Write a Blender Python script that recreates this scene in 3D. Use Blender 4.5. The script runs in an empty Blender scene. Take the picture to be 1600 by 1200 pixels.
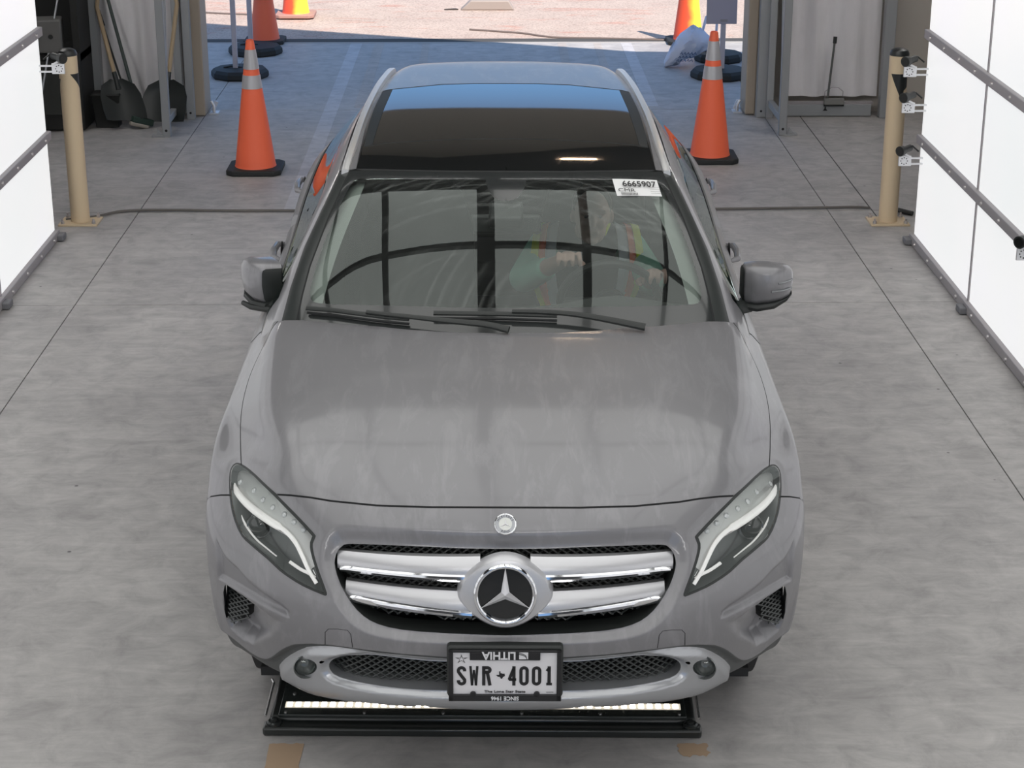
import bpy, bmesh, math, random
import numpy as np
from mathutils import Vector, Matrix, Euler
from mathutils.geometry import delaunay_2d_cdt
PI=math.pi
sc=bpy.context.scene
COL=sc.collection
rnd=random.Random(7)

# ------------------------------------------------------------------ camera
cam=bpy.data.cameras.new('camera'); camo=bpy.data.objects.new('camera',cam); COL.objects.link(camo)
cam.sensor_width=36.0; cam.lens=2907.0/1600*36.0; cam.clip_start=.1; cam.clip_end=300
camo.location=(0,0,3.0); camo.rotation_euler=(math.radians(90-20.0),0,math.radians(-0.74))
sc.camera=camo
sc.view_settings.view_transform='Standard'; sc.view_settings.look='None'
sc.view_settings.exposure=0.0; sc.view_settings.gamma=1.0; sc.view_settings.use_curve_mapping=False

# ------------------------------------------------------------------ sky, sun
world=bpy.data.worlds.new('sky'); sc.world=world; world.use_nodes=True
wn=world.node_tree.nodes; wl=world.node_tree.links
for n in list(wn): wn.remove(n)
tc=wn.new('ShaderNodeTexCoord'); sx=wn.new('ShaderNodeSeparateXYZ'); wl.new(tc.outputs['Generated'],sx.inputs[0])
rp=wn.new('ShaderNodeValToRGB'); el=rp.color_ramp.elements; el.new(.5)
for e,(q,col) in zip(el,((0.0,(.50,.60,.75)),(.07,(.20,.42,.76)),(.22,(.22,.36,.62)),(.55,(.27,.30,.38)))): e.position=q; e.color=(*col,1)
wl.new(sx.outputs[2],rp.inputs[0])
bg=wn.new('ShaderNodeBackground'); bg.inputs[1].default_value=1.25
wo=wn.new('ShaderNodeOutputWorld'); wl.new(rp.outputs[0],bg.inputs[0]); wl.new(bg.outputs[0],wo.inputs[0])
sun=bpy.data.lights.new('sun','SUN'); sun.energy=6.6; sun.angle=math.radians(.53); sun.color=(1.0,.90,.80)
suno=bpy.data.objects.new('sun',sun); COL.objects.link(suno); suno.location=(10,-10,14)
sd=Vector((.42,-.74,1.05)).normalized()          # direction towards the sun
suno.rotation_euler=sd.to_track_quat('Z','Y').to_euler()
PANEL_L=.80      # radiance of the lit diffuser panels
TOP_L=1.45

# ------------------------------------------------------------------ materials
MATS={}
def mat(name,col=(.5,.5,.5),rough=.5,metal=0.,coat=0.,emit=None,estr=0.,spec=None,coat_rough=.03,fn=None):
    if name in MATS: return MATS[name]
    m=bpy.data.materials.new(name); m.use_nodes=True; nt=m.node_tree
    b=nt.nodes['Principled BSDF']
    b.inputs['Base Color'].default_value=(*col,1); b.inputs['Roughness'].default_value=rough
    b.inputs['Metallic'].default_value=metal; b.inputs['Coat Weight'].default_value=coat
    b.inputs['Coat Roughness'].default_value=coat_rough
    if spec is not None: b.inputs['Specular IOR Level'].default_value=spec
    if emit: b.inputs['Emission Color'].default_value=(*emit,1); b.inputs['Emission Strength'].default_value=estr
    if fn: fn(nt,b)
    MATS[name]=m; return m
def N(nt,t,**k):
    n=nt.nodes.new(t)
    for a,v in k.items():
        if a.startswith('i_'): n.inputs[a[2:].replace('_',' ')].default_value=v
        else: setattr(n,a,v)
    return n
def ramp(nt,src,stops):
    r=nt.nodes.new('ShaderNodeValToRGB'); el=r.color_ramp.elements
    while len(el)<len(stops): el.new(.5)
    for e,(p,c) in zip(el,stops): e.position=p; e.color=(*c,1) if len(c)==3 else c
    nt.links.new(src,r.inputs[0]); return r
def noise(nt,scale,detail=4,rough=.55,vec=None,dist=0.):
    n=N(nt,'ShaderNodeTexNoise'); n.inputs['Scale'].default_value=scale; n.inputs['Detail'].default_value=detail
    n.inputs['Roughness'].default_value=rough; n.inputs['Distortion'].default_value=dist
    if vec: nt.links.new(vec,n.inputs['Vector'])
    return n
def objco(nt,scale=(1,1,1)):
    t=nt.nodes.new('ShaderNodeTexCoord'); mp=nt.nodes.new('ShaderNodeMapping'); mp.inputs['Scale'].default_value=scale
    nt.links.new(t.outputs['Object'],mp.inputs[0]); return mp.outputs[0]
def mixc(nt,f,a,b,blend='MIX'):
    m=nt.nodes.new('ShaderNodeMix'); m.data_type='RGBA'; m.blend_type=blend
    for s,v in ((m.inputs[0],f),(m.inputs[6],a),(m.inputs[7],b)):
        if isinstance(v,(int,float)): s.default_value=v
        elif isinstance(v,tuple): s.default_value=(*v,1)
        else: nt.links.new(v,s)
    return m.outputs[2]
def bump(nt,b,h,strength=.2,dist=.01):
    n=nt.nodes.new('ShaderNodeBump'); n.inputs['Strength'].default_value=strength; n.inputs['Distance'].default_value=dist
    nt.links.new(h,n.inputs['Height']); nt.links.new(n.outputs[0],b.inputs['Normal'])

def f_concrete(base,lo,hi,sc_=1.0):
    def f(nt,b):
        v=objco(nt)
        n1=noise(nt,.9*sc_,6,.6,v); n2=noise(nt,7*sc_,8,.68,v,.6); n3=noise(nt,90,3,.6,v)
        v2=objco(nt,(1,5,1)); n4=noise(nt,3.2*sc_,7,.68,v2,1.2)
        r1=ramp(nt,n1.outputs[0],[(.35,lo),(.65,hi)])
        r2=ramp(nt,n2.outputs[0],[(.3,(.78,.78,.78)),(.5,(1,1,1)),(.70,(1.18,1.18,1.17))])
        r4=ramp(nt,n4.outputs[0],[(.35,(.88,.88,.88)),(.55,(1,1,1)),(.7,(1.10,1.10,1.10))])
        c=mixc(nt,1.,r1.outputs[0],r2.outputs[0],'MULTIPLY'); c=mixc(nt,.8,c,r4.outputs[0],'MULTIPLY')
        # rare dark specks
        vo=N(nt,'ShaderNodeTexVoronoi'); vo.inputs['Scale'].default_value=3.2; nt.links.new(v,vo.inputs['Vector'])
        rs=ramp(nt,vo.outputs['Distance'],[(.018,(.35,.35,.35)),(.03,(1,1,1))])
        c=mixc(nt,1.,c,rs.outputs[0],'MULTIPLY')
        nt.links.new(c,b.inputs['Base Color']); bump(nt,b,n2.outputs[0],.12,.01)
        r5=ramp(nt,n1.outputs[0],[(.3,(.5,.5,.5)),(.7,(.72,.72,.72))]); nt.links.new(r5.outputs[0],b.inputs['Roughness'])
    return f
CONC=mat('polished_concrete',fn=f_concrete(0,(.37,.357,.35),(.45,.435,.425)))
CONCL=mat('lane_line_concrete',fn=f_concrete(0,(.46,.455,.465),(.53,.52,.53)))
CONCT=mat('tan_lane_concrete',fn=f_concrete(0,(.40,.36,.33),(.45,.41,.38)))
CONCA=mat('apron_concrete',fn=f_concrete(0,(.33,.32,.31),(.40,.39,.38)))
def f_asph(nt,b):
    v=objco(nt); n1=noise(nt,2.0,5,.6,v); n2=noise(nt,55,3,.6,v); vo=N(nt,'ShaderNodeTexVoronoi'); vo.inputs['Scale'].default_value=22; nt.links.new(v,vo.inputs['Vector'])
    r1=ramp(nt,n1.outputs[0],[(.3,(.44,.35,.30)),(.7,(.54,.44,.375))])
    r2=ramp(nt,n2.outputs[0],[(.3,(.62,.60,.58)),(.5,(1,1,1)),(.75,(1.2,1.2,1.2))])
    r3=ramp(nt,vo.outputs['Distance'],[(.05,(.45,.42,.40)),(.12,(1,1,1))])
    c=mixc(nt,1.,r1.outputs[0],r2.outputs[0],'MULTIPLY'); c=mixc(nt,.7,c,r3.outputs[0],'MULTIPLY')
    n4=noise(nt,1.1,5,.7,objco(nt,(1,3,1)),1.0); r4=ramp(nt,n4.outputs[0],[(.56,(1,1,1)),(.66,(1.0,.72,.66))]); c=mixc(nt,.8,c,r4.outputs[0],'MULTIPLY')
    nt.links.new(c,b.inputs['Base Color']); b.inputs['Roughness'].default_value=.9; bump(nt,b,n2.outputs[0],.3,.01)
ASPH=mat('sunlit_gravel_asphalt',fn=f_asph)
DARKJ=mat('dark_joint',(.07,.068,.065),.9)
TAPE=mat('worn_tan_paint',(.42,.30,.20),.8)
PAINTC=(.222,.219,.230)
def f_paint(nt,b):
    # metallic paint with faint dried water streaks that dull the clear coat
    nw=noise(nt,14,5,.7,objco(nt,(1,.22,.4)),.5); rw=ramp(nt,nw.outputs[0],[(.50,(1,1,1)),(.62,(1.14,1.14,1.14))])
    n2=noise(nt,3,3,.6,objco(nt)); rc=ramp(nt,n2.outputs[0],[(.3,(.96,.96,.96)),(.7,(1.04,1.04,1.04))])
    c=mixc(nt,1.,PAINTC,rc.outputs[0],'MULTIPLY'); c=mixc(nt,1.,c,rw.outputs[0],'MULTIPLY'); nt.links.new(c,b.inputs['Base Color'])
    rr=ramp(nt,nw.outputs[0],[(.42,(.07,.07,.07)),(.7,(.17,.17,.17))]); nt.links.new(rr.outputs[0],b.inputs['Coat Roughness'])
PAINT=mat('grey_metallic_paint',PAINTC,.42,.32,.55,fn=f_paint)
BLACKG=mat('gloss_black',(.010,.011,.011),.06,0,.6)
BLACKP=mat('black_plastic',(.022,.025,.024),.5)
CLADP=mat('dark_grey_cladding',(.075,.08,.08),.45)
GAPM=mat('panel_gap_black',(.012,.013,.014),.7)
SILVER=mat('satin_silver',(.62,.62,.64),.32,.6)
LIPM=mat('brushed_silver_skid',(.46,.47,.49),.30,.65)
STARM=mat('star_silver',(.80,.80,.82),.22,.6)
CHROME=mat('chrome',(.82,.83,.85),.07,1.)
RAILM=mat('anodised_rail',(.80,.80,.80),.32,.6)
MESHM=mat('mesh_black',(.055,.06,.058),.35)
TYRE=mat('tyre_rubber',(.025,.025,.026),.85)
ALLOY=mat('alloy_wheel',(.45,.46,.47),.35,.9)
def glass(name,tint,fac_extra=0.0,rough=0.0,dirt=0.0,k=1.25):
    m=bpy.data.materials.new(name); m.use_nodes=True; nt=m.node_tree
    for n in list(nt.nodes): nt.nodes.remove(n)
    o=N(nt,'ShaderNodeOutputMaterial'); tr=N(nt,'ShaderNodeBsdfTransparent'); tr.inputs[0].default_value=(*tint,1)
    gl=N(nt,'ShaderNodeBsdfGlossy'); gl.inputs['Roughness'].default_value=rough; gl.inputs['Color'].default_value=(.92,1,.965,1)
    fr=N(nt,'ShaderNodeFresnel'); fr.inputs[0].default_value=1.52
    ma=N(nt,'ShaderNodeMath',operation='MULTIPLY_ADD'); ma.inputs[1].default_value=k; ma.inputs[2].default_value=fac_extra; ma.use_clamp=True
    nt.links.new(fr.outputs[0],ma.inputs[0])
    mx=N(nt,'ShaderNodeMixShader'); nt.links.new(ma.outputs[0],mx.inputs[0]); nt.links.new(tr.outputs[0],mx.inputs[1]); nt.links.new(gl.outputs[0],mx.inputs[2])
    out=mx.outputs[0]
    if dirt:
        # wiper smears and dust: concentric faint arcs about the wiper pivots
        df=N(nt,'ShaderNodeBsdfDiffuse'); df.inputs[0].default_value=(.55,.58,.56,1)
        tc=N(nt,'ShaderNodeTexCoord'); sx=N(nt,'ShaderNodeSeparateXYZ'); nt.links.new(tc.outputs['Object'],sx.inputs[0])
        def arcs(cx,cy,seed):
            cb=N(nt,'ShaderNodeCombineXYZ'); cb.inputs[0].default_value=cx; cb.inputs[1].default_value=cy; cb.inputs[2].default_value=0
            c2=N(nt,'ShaderNodeCombineXYZ'); nt.links.new(sx.outputs[0],c2.inputs[0]); nt.links.new(sx.outputs[1],c2.inputs[1])
            d=N(nt,'ShaderNodeVectorMath',operation='DISTANCE'); nt.links.new(cb.outputs[0],d.inputs[0]); nt.links.new(c2.outputs[0],d.inputs[1])
            sxv=N(nt,'ShaderNodeCombineXYZ'); nt.links.new(d.outputs['Value'],sxv.inputs[0]); sxv.inputs[1].default_value=seed
            nn=noise(nt,36,2,.6,sxv.outputs[0]); md=ramp(nt,d.outputs['Value'],[(.25,(0,0,0)),(.45,(1,1,1))]); br=noise(nt,2.5,4,.6,tc.outputs['Object'])
            mm=N(nt,'ShaderNodeMath',operation='MULTIPLY'); rr=ramp(nt,nn.outputs[0],[(.48,(0,0,0)),(.66,(1,1,1))]); r2=ramp(nt,br.outputs[0],[(.42,(0,0,0)),(.65,(1,1,1))])
            nt.links.new(rr.outputs[0],mm.inputs[0]); nt.links.new(r2.outputs[0],mm.inputs[1]); m3=N(nt,'ShaderNodeMath',operation='MULTIPLY'); nt.links.new(mm.outputs[0],m3.inputs[0]); nt.links.new(md.outputs[0],m3.inputs[1]); return m3
        a=arcs(.45,1.12,1.); b_=arcs(-.05,1.10,5.)
        ad=N(nt,'ShaderNodeMath',operation='ADD'); nt.links.new(a.outputs[0],ad.inputs[0]); nt.links.new(b_.outputs[0],ad.inputs[1])
        m2=N(nt,'ShaderNodeMath',operation='MULTIPLY_ADD'); m2.inputs[1].default_value=dirt; m2.inputs[2].default_value=dirt*.16; nt.links.new(ad.outputs[0],m2.inputs[0])
        mx2=N(nt,'ShaderNodeMixShader'); nt.links.new(m2.outputs[0],mx2.inputs[0]); nt.links.new(out,mx2.inputs[1]); nt.links.new(df.outputs[0],mx2.inputs[2]); out=mx2.outputs[0]
    nt.links.new(out,o.inputs[0]); MATS[name]=m; return m
WSG=glass('windshield_glass',(.95,.99,.97),.0,0.,.12,1.15)
SIDEG=glass('side_window_glass',(.62,.66,.64))
LENSG=glass('lamp_lens_glass',(.97,.97,.97),.0,k=.8)

# ------------------------------------------------------------------ object helpers
def tag(o,label=None,cat=None,group=None,kind=None):
    if label: o['label']=label
    if cat: o['category']=cat
    if group: o['group']=group
    if kind: o['kind']=kind
    return o
def empty(name,loc=(0,0,0),rot=(0,0,0),label=None,cat=None,group=None,kind=None):
    o=bpy.data.objects.new(name,None); o.empty_display_size=.1; COL.objects.link(o); o.location=loc; o.rotation_euler=rot
    return tag(o,label,cat,group,kind)
def mk(name,verts,faces,m,parent=None,smooth=True,normals=None,label=None,bevel=0,sharp=35):
    me=bpy.data.meshes.new(name); me.from_pydata([tuple(map(float,v)) for v in verts],[],[tuple(f) for f in faces]); me.update()
    if isinstance(m,(list,tuple)):
        for x in m: me.materials.append(x)
    elif m: me.materials.append(m)
    o=bpy.data.objects.new(name,me); COL.objects.link(o)
    if parent: o.parent=parent
    if smooth:
        for p in me.polygons: p.use_smooth=True
        if normals is not None: me.normals_split_custom_set_from_vertices([tuple(map(float,n)) for n in normals])
        else: me.set_sharp_from_angle(angle=math.radians(sharp))
    if bevel:
        b=o.modifiers.new('bevel','BEVEL'); b.width=bevel; b.segments=2; b.limit_method='ANGLE'; b.angle_limit=math.radians(40)
    if label: o['label']=label
    return o
class MB:
    def __init__(s): s.v=[]; s.f=[]
    def add(s,vs,fs):
        k=len(s.v); s.v+= [Vector(v) for v in vs]; s.f+=[tuple(k+i for i in f) for f in fs]; return s
    def box(s,c,d,rot=None):
        c=Vector(c); h=Vector(d)/2; R=Euler(rot).to_matrix() if rot else Matrix.Identity(3)
        vs=[c+R@Vector((x*h.x,y*h.y,z*h.z)) for x in(-1,1) for y in(-1,1) for z in(-1,1)]
        return s.add(vs,[(0,1,3,2),(4,6,7,5),(0,4,5,1),(2,3,7,6),(0,2,6,4),(1,5,7,3)])
    def cyl(s,p0,p1,r0,r1=None,n=20,caps=True):
        r1=r0 if r1 is None else r1; p0=Vector(p0);p1=Vector(p1); d=(p1-p0).normalized()
        a=d.orthogonal().normalized(); b=d.cross(a)
        vs=[p+(a*math.cos(2*PI*i/n)+b*math.sin(2*PI*i/n))*r for p,r in((p0,r0),(p1,r1)) for i in range(n)]
        fs=[(i,(i+1)%n,n+(i+1)%n,n+i) for i in range(n)]
        if caps: fs+=[tuple(range(n))[::-1],tuple(range(n,2*n))]
        return s.add(vs,fs)
    def tube(s,pts,r,n=10,caps=True,closed=False,flat=1.0):
        pts=[Vector(p) for p in pts]; m=len(pts); rs=r if isinstance(r,(list,tuple)) else [r]*m
        a=None; vs=[]
        for i,p in enumerate(pts):
            if closed: d=(pts[(i+1)%m]-pts[i-1]).normalized()
            else: d=(pts[min(i+1,m-1)]-pts[max(i-1,0)]).normalized()
            if a is None: a=d.orthogonal().normalized()
            a=(a-d*a.dot(d)).normalized(); b=d.cross(a)
            vs+=[p+(a*math.cos(2*PI*j/n)+b*math.sin(2*PI*j/n)*flat)*rs[i] for j in range(n)]
        fs=[]
        for i in range(m if closed else m-1):
            k=(i+1)%m
            fs+=[(i*n+j,i*n+(j+1)%n,k*n+(j+1)%n,k*n+j) for j in range(n)]
        if caps and not closed: fs+=[tuple(range(n))[::-1],tuple(range((m-1)*n,m*n))]
        return s.add(vs,fs)
    def lathe(s,prof,c=(0,0,0),n=32,M=None,caps=True):
        c=Vector(c); vs=[]
        for r,z in prof:
            for j in range(n):
                p=Vector((r*math.cos(2*PI*j/n),r*math.sin(2*PI*j/n),z)); 
                if M: p=M@p
                vs.append(c+p)
        fs=[]
        for i in range(len(prof)-1): fs+=[(i*n+j,i*n+(j+1)%n,(i+1)*n+(j+1)%n,(i+1)*n+j) for j in range(n)]
        if caps and prof[0][0]>1e-6: fs.append(tuple(range(n))[::-1])
        if caps and prof[-1][0]>1e-6: fs.append(tuple(range((len(prof)-1)*n,len(prof)*n)))
        return s.add(vs,fs)
    def prism(s,poly,M,h):
        """poly 2D outline (ccw), extruded h along local z, placed with matrix M"""
        n=len(poly); vs=[M@Vector((x,y,0)) for x,y in poly]+[M@Vector((x,y,h)) for x,y in poly]
        fs=[tuple(range(n))[::-1],tuple(range(n,2*n))]+[(i,(i+1)%n,n+(i+1)%n,n+i) for i in range(n)]
        return s.add(vs,fs)
    def loft(s,rings,closed=True,caps=True):
        n=len(rings[0]); vs=[p for r in rings for p in r]; fs=[]
        for i in range(len(rings)-1):
            for j in range(n if closed else n-1):
                fs.append((i*n+j,i*n+(j+1)%n,(i+1)*n+(j+1)%n,(i+1)*n+j))
        if caps and closed: fs+=[tuple(range(n))[::-1],tuple(range((len(rings)-1)*n,len(rings)*n))]
        return s.add(vs,fs)
    def mirror(s):
        k=len(s.v); s.v+=[Vector((-v.x,v.y,v.z)) for v in s.v[:k]]; s.f+=[tuple(k+i for i in f[::-1]) for f in list(s.f)]; return s
    def build(s,name,m,parent=None,smooth=True,label=None,bevel=0,sharp=35):
        o=mk(name,s.v,s.f,m,parent,smooth,None,label,bevel,sharp)
        return o
def recalc(o):
    bm=bmesh.new(); bm.from_mesh(o.data); bmesh.ops.recalc_face_normals(bm,faces=bm.faces[:]); bm.to_mesh(o.data); bm.free(); return o
def text(body,size,M,m,parent,name='lettering',xs=1.0,ext=.0008,align='CENTER',off=0.0):
    cu=bpy.data.curves.new(name,'FONT'); cu.body=body; cu.size=size; cu.extrude=ext; cu.align_x=align; cu.align_y='CENTER'; cu.offset=off
    t=bpy.data.objects.new('tmp',cu); COL.objects.link(t)
    dg=bpy.context.evaluated_depsgraph_get(); dg.update()
    me=bpy.data.meshes.new_from_object(t.evaluated_get(dg)); bpy.data.objects.remove(t)
    me.transform(M@Matrix.Diagonal((xs,1,1,1))); me.materials.clear(); me.materials.append(m)
    o=bpy.data.objects.new(name,me); COL.objects.link(o)
    if parent: o.parent=parent
    return o

# ------------------------------------------------------------------ the building
def structure(name,mb,m,smooth=False,**k): return tag(mb.build(name,m,None,smooth,**k),kind='structure')
# concrete slabs with saw-cut joints
XJ=[-6,-2.21,2.15,6]; YJ=[-6,1.2,4.6,9.5,11.43,14.60,17.72]
fl=MB(); g=.003
for i in range(3):
    for j in range(len(YJ)-1):
        fl.box(((XJ[i]+XJ[i+1])/2,(YJ[j]+YJ[j+1])/2,-.05),(XJ[i+1]-XJ[i]-2*g,YJ[j+1]-YJ[j]-(2*g if j!=4 else .012),.1))
structure('floor',fl,CONC)
structure('trim_1',MB().box((0,6,-.056),(12,24,.1)),DARKJ)
structure('trim_2',MB().box((2.43,12.8,.0008),(.006,3.4,.0016)),DARKJ)
structure('ground',MB().box((0,42,-.11),(120,48.6,.2)),ASPH)
# painted / tinted lanes on the slab beyond and inside the rear opening
for k,(x0,x1,y0,y1,m) in enumerate([(-1.30,-1.19,11.5,17.7,CONCL),(1.26,1.36,14.7,17.7,CONCL),(-1.07,-.98,14.7,17.7,CONCT),(-.62,-.55,14.7,17.7,CONCT),(.66,.74,14.7,17.7,CONCT),(1.0,1.07,14.7,17.7,CONCT)]):
    structure('trim_%d'%(3+k),MB().box(((x0+x1)/2,(y0+y1)/2,.001),(x1-x0,y1-y0,.002)),m)
WALLM=mat('grey_wall',(.45,.45,.46),.8); DARKW=mat('dark_ceiling',(.10,.10,.10),.8); EXTW=mat('rear_wall_inside',(.42,.39,.35),.85)
TANJ=mat('tan_jamb',(.40,.34,.27),.6)
structure('wall_left',MB().box((-4.6,4.35,1.68),(.2,20.9,3.36)),WALLM)
structure('wall_right',MB().box((4.6,4.35,1.66),(.2,20.9,3.32)),WALLM)
GAB=[(-4.6,3.35),(-.55,5.95),(2.75,3.4),(4.6,3.3)]           # roof line of the tent-like hall
HZ=3.05
def roofpoly(dz=0): return [(x,z+dz) for x,z in GAB]
rv=[Vector((x,y,z+dz)) for y in (-6.1,14.75) for dz in (0,.12) for x,z in GAB]; rf=[]
for q in range(3): rf+=[(q,q+1,9+q,8+q),(4+q,12+q,13+q,5+q),(q,4+q,5+q,q+1),(8+q,9+q,13+q,12+q)]
rf+=[(0,8,12,4),(3,7,15,11)]
structure('ceiling',MB().add(rv,rf),DARKW)
XZ=Matrix.Rotation(PI/2,4,'X')
def gable_wall(name,y,x0,x1,hz,m):
    P=[(-4.6,0),(x0,0),(x0,hz),(x1,hz),(x1,0),(4.6,0),(4.6,3.3),(2.75,3.4),(-.55,5.95),(-4.6,3.35)]
    mb=MB()
    for poly in ([(-4.6,0),(x0,0),(x0,hz),(-4.6,hz)],[(x1,0),(4.6,0),(4.6,hz),(x1,hz)],[(-4.6,hz),(4.6,hz),(4.6,3.3),(2.75,3.4),(-.55,5.95),(-4.6,3.35)]): mb.prism(poly,Matrix.Translation((0,y+.1,0))@XZ,.2)
    structure(name,mb,m)
gable_wall('wall_back',14.6,-2.3,2.08,HZ,EXTW)
gable_wall('wall_front',-6,-2.4,2.4,3.0,WALLM)
structure('trim_9',MB().box((-2.25,14.52,1.53),(.10,.30,HZ)),TANJ,bevel=.01)
structure('trim_10',MB().box((2.045,14.52,1.53),(.08,.30,HZ)),TANJ,bevel=.01)

# lit diffuser side walls
def f_panel(nt,b):
    v=objco(nt); n=noise(nt,.7,2,.5,v); r=ramp(nt,n.outputs[0],[(.3,(.90,.93,.93)),(.5,(.95,.95,.95)),(.7,(.94,.93,.98))])
    nt.links.new(r.outputs[0],b.inputs['Emission Color'])
PANM=mat('lit_diffuser',(.28,.28,.28),.35,emit=(1,1,1),estr=PANEL_L,fn=f_panel)
TOPM=mat('lit_overhead_diffuser',(.3,.3,.3),.4,emit=(1.0,1.0,.97),estr=TOP_L)
BATT=mat('grey_batten',(.33,.31,.32),.5); FRAMED=mat('dark_frame',(.02,.022,.02),.5); BOLT=mat('bolt_head',(.55,.52,.52),.35,.7)
FOOTM=mat('foot_grey',(.16,.16,.17),.6)
def side_wall(sgn,X,label):
    t=empty('light_wall',(X,5,0),label=label,cat='light panel',group='lit white side walls')
    ys=[10.83-1.34*i for i in range(10)] if sgn<0 else [10.68-1.34*i for i in range(10)]
    zs=[.03,.63,1.24,1.85,2.45]
    for i in range(9):
        for k in range(4):
            y0,y1=ys[i+1]-5,ys[i]-5
            MB().box((0,(y0+y1)/2,(zs[k]+zs[k+1])/2),(.04,y1-y0-.014,zs[k+1]-zs[k])).build('panel',PANM,t,False)
    for k in range(5):
        b=MB().box((-sgn*.03,(ys[0]+ys[-1])/2-5,zs[k]),(.035,ys[0]-ys[-1],.052)).build('batten',BATT,t,False,bevel=.004)
        bb=MB()
        for i in range(36):
            y=ys[0]-.16-.34*i
            if y>ys[-1]+.1: bb.cyl((-sgn*.045,y-5,zs[k]),(-sgn*.056,y-5,zs[k]),.012,.009,10)
        bb.build('bolts',BOLT,b)
    MB().box((sgn*.03,(ys[0]+ys[-1])/2-5,1.25),(.02,ys[0]-ys[-1]-.01,2.42)).build('backing',FRAMED,t,False)
    for i in range(1,9):
        MB().box((-sgn*.021,ys[i]-5,1.24),(.012,.020,2.44)).build('seam_strip',BATT,t,False)
    for i in range(9):
        MB().box((-sgn*.005+sgn*.0,ys[i]-.035-5,.022),(.16,.09,.035)).build('foot',FOOTM,t,False,bevel=.006)
    return t
side_wall(-1,-2.62,'white lit panel wall with grey battens along the left edge of the photo')
side_wall(1,2.55,'white lit panel wall with grey battens along the right edge of the photo')

# overhead lit diffuser with dark frame bars, above the car
t=empty('overhead_light',(0,6.6,3.4),label='overhead lit diffuser in a dark bar frame above the car',cat='light panel')
OY0,OY1=1.0,8.0
MB().box((0,(OY0+OY1)/2-6.6,.04),(4.6,OY1-OY0,.03)).build('diffuser',TOPM,t,False)
for x,w in ((-2.3,.1),(-1.5,.05),(-.71,.05),(-.03,.10),(.565,.055),(1.36,.05),(2.3,.1)):
    MB().box((x,(OY0+OY1)/2-6.6,-.01),(w,OY1-OY0,.06)).build('frame_bar',FRAMED,t,False)
for y,w in ((OY0,.09),(3.1,.045),(5.0,.045),(7.09,.025),(OY1,.09)):
    MB().box((0,y-6.6,-.012),(4.66,w,.05)).build('frame_bar',FRAMED,t,False)
MB().box((0,(OY0+OY1)/2-6.6,.08),(4.7,OY1-OY0+.1,.03)).build('back_sheet',FRAMED,t,False)
for x in (-2.2,2.2):
    for y in (OY0+.1,OY1-.1): MB().cyl((x,y-6.6,.09),(x,y-6.6,.34 if x>0 else 1.3),.012).build('hanger',BOLT,t)
# warm strip lamp under the ceiling (its streak shows in the car's glass roof)
t=empty('strip_light',(.72,11.6,4.35),label='warm strip lamp hung under the dark ceiling near the rear opening',cat='lamp')
MB().box((0,0,.03),(.40,.12,.06)).build('housing',BATT,t,False)
MB().box((0,0,-.01),(.30,.08,.02)).build('tube',mat('warm_tube',(.8,.7,.6),.4,emit=(1,.70,.45),estr=60),t,False)
for hx in (-.15,.15): MB().cyl((hx,0,.06),(hx,0,.5),.006).build('hanger',BOLT,t)
for x,lab in ((-3.5,'added unseen white fill lamp high over the left storage corner'),(3.4,'added unseen white fill lamp high over the right rear corner')):  # unseen strips added as fill light for the rear floor and screens
    t=empty('strip_light',(x,12.6,3.15),(0,0,PI/2),lab,'lamp','added white fill lamps at the sides')
    MB().box((0,0,.03),(2.2,.16,.06)).build('housing',BATT,t,False)
    MB().box((0,0,-.01),(2.1,.12,.02)).build('tube',mat('fill_tube',(.8,.8,.8),.4,emit=(1,.97,.95),estr=26),t,False)
    for hx in (-.9,.9): MB().cyl((hx,0,.06),(hx,0,.5),.006).build('hanger',BOLT,t)
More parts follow.
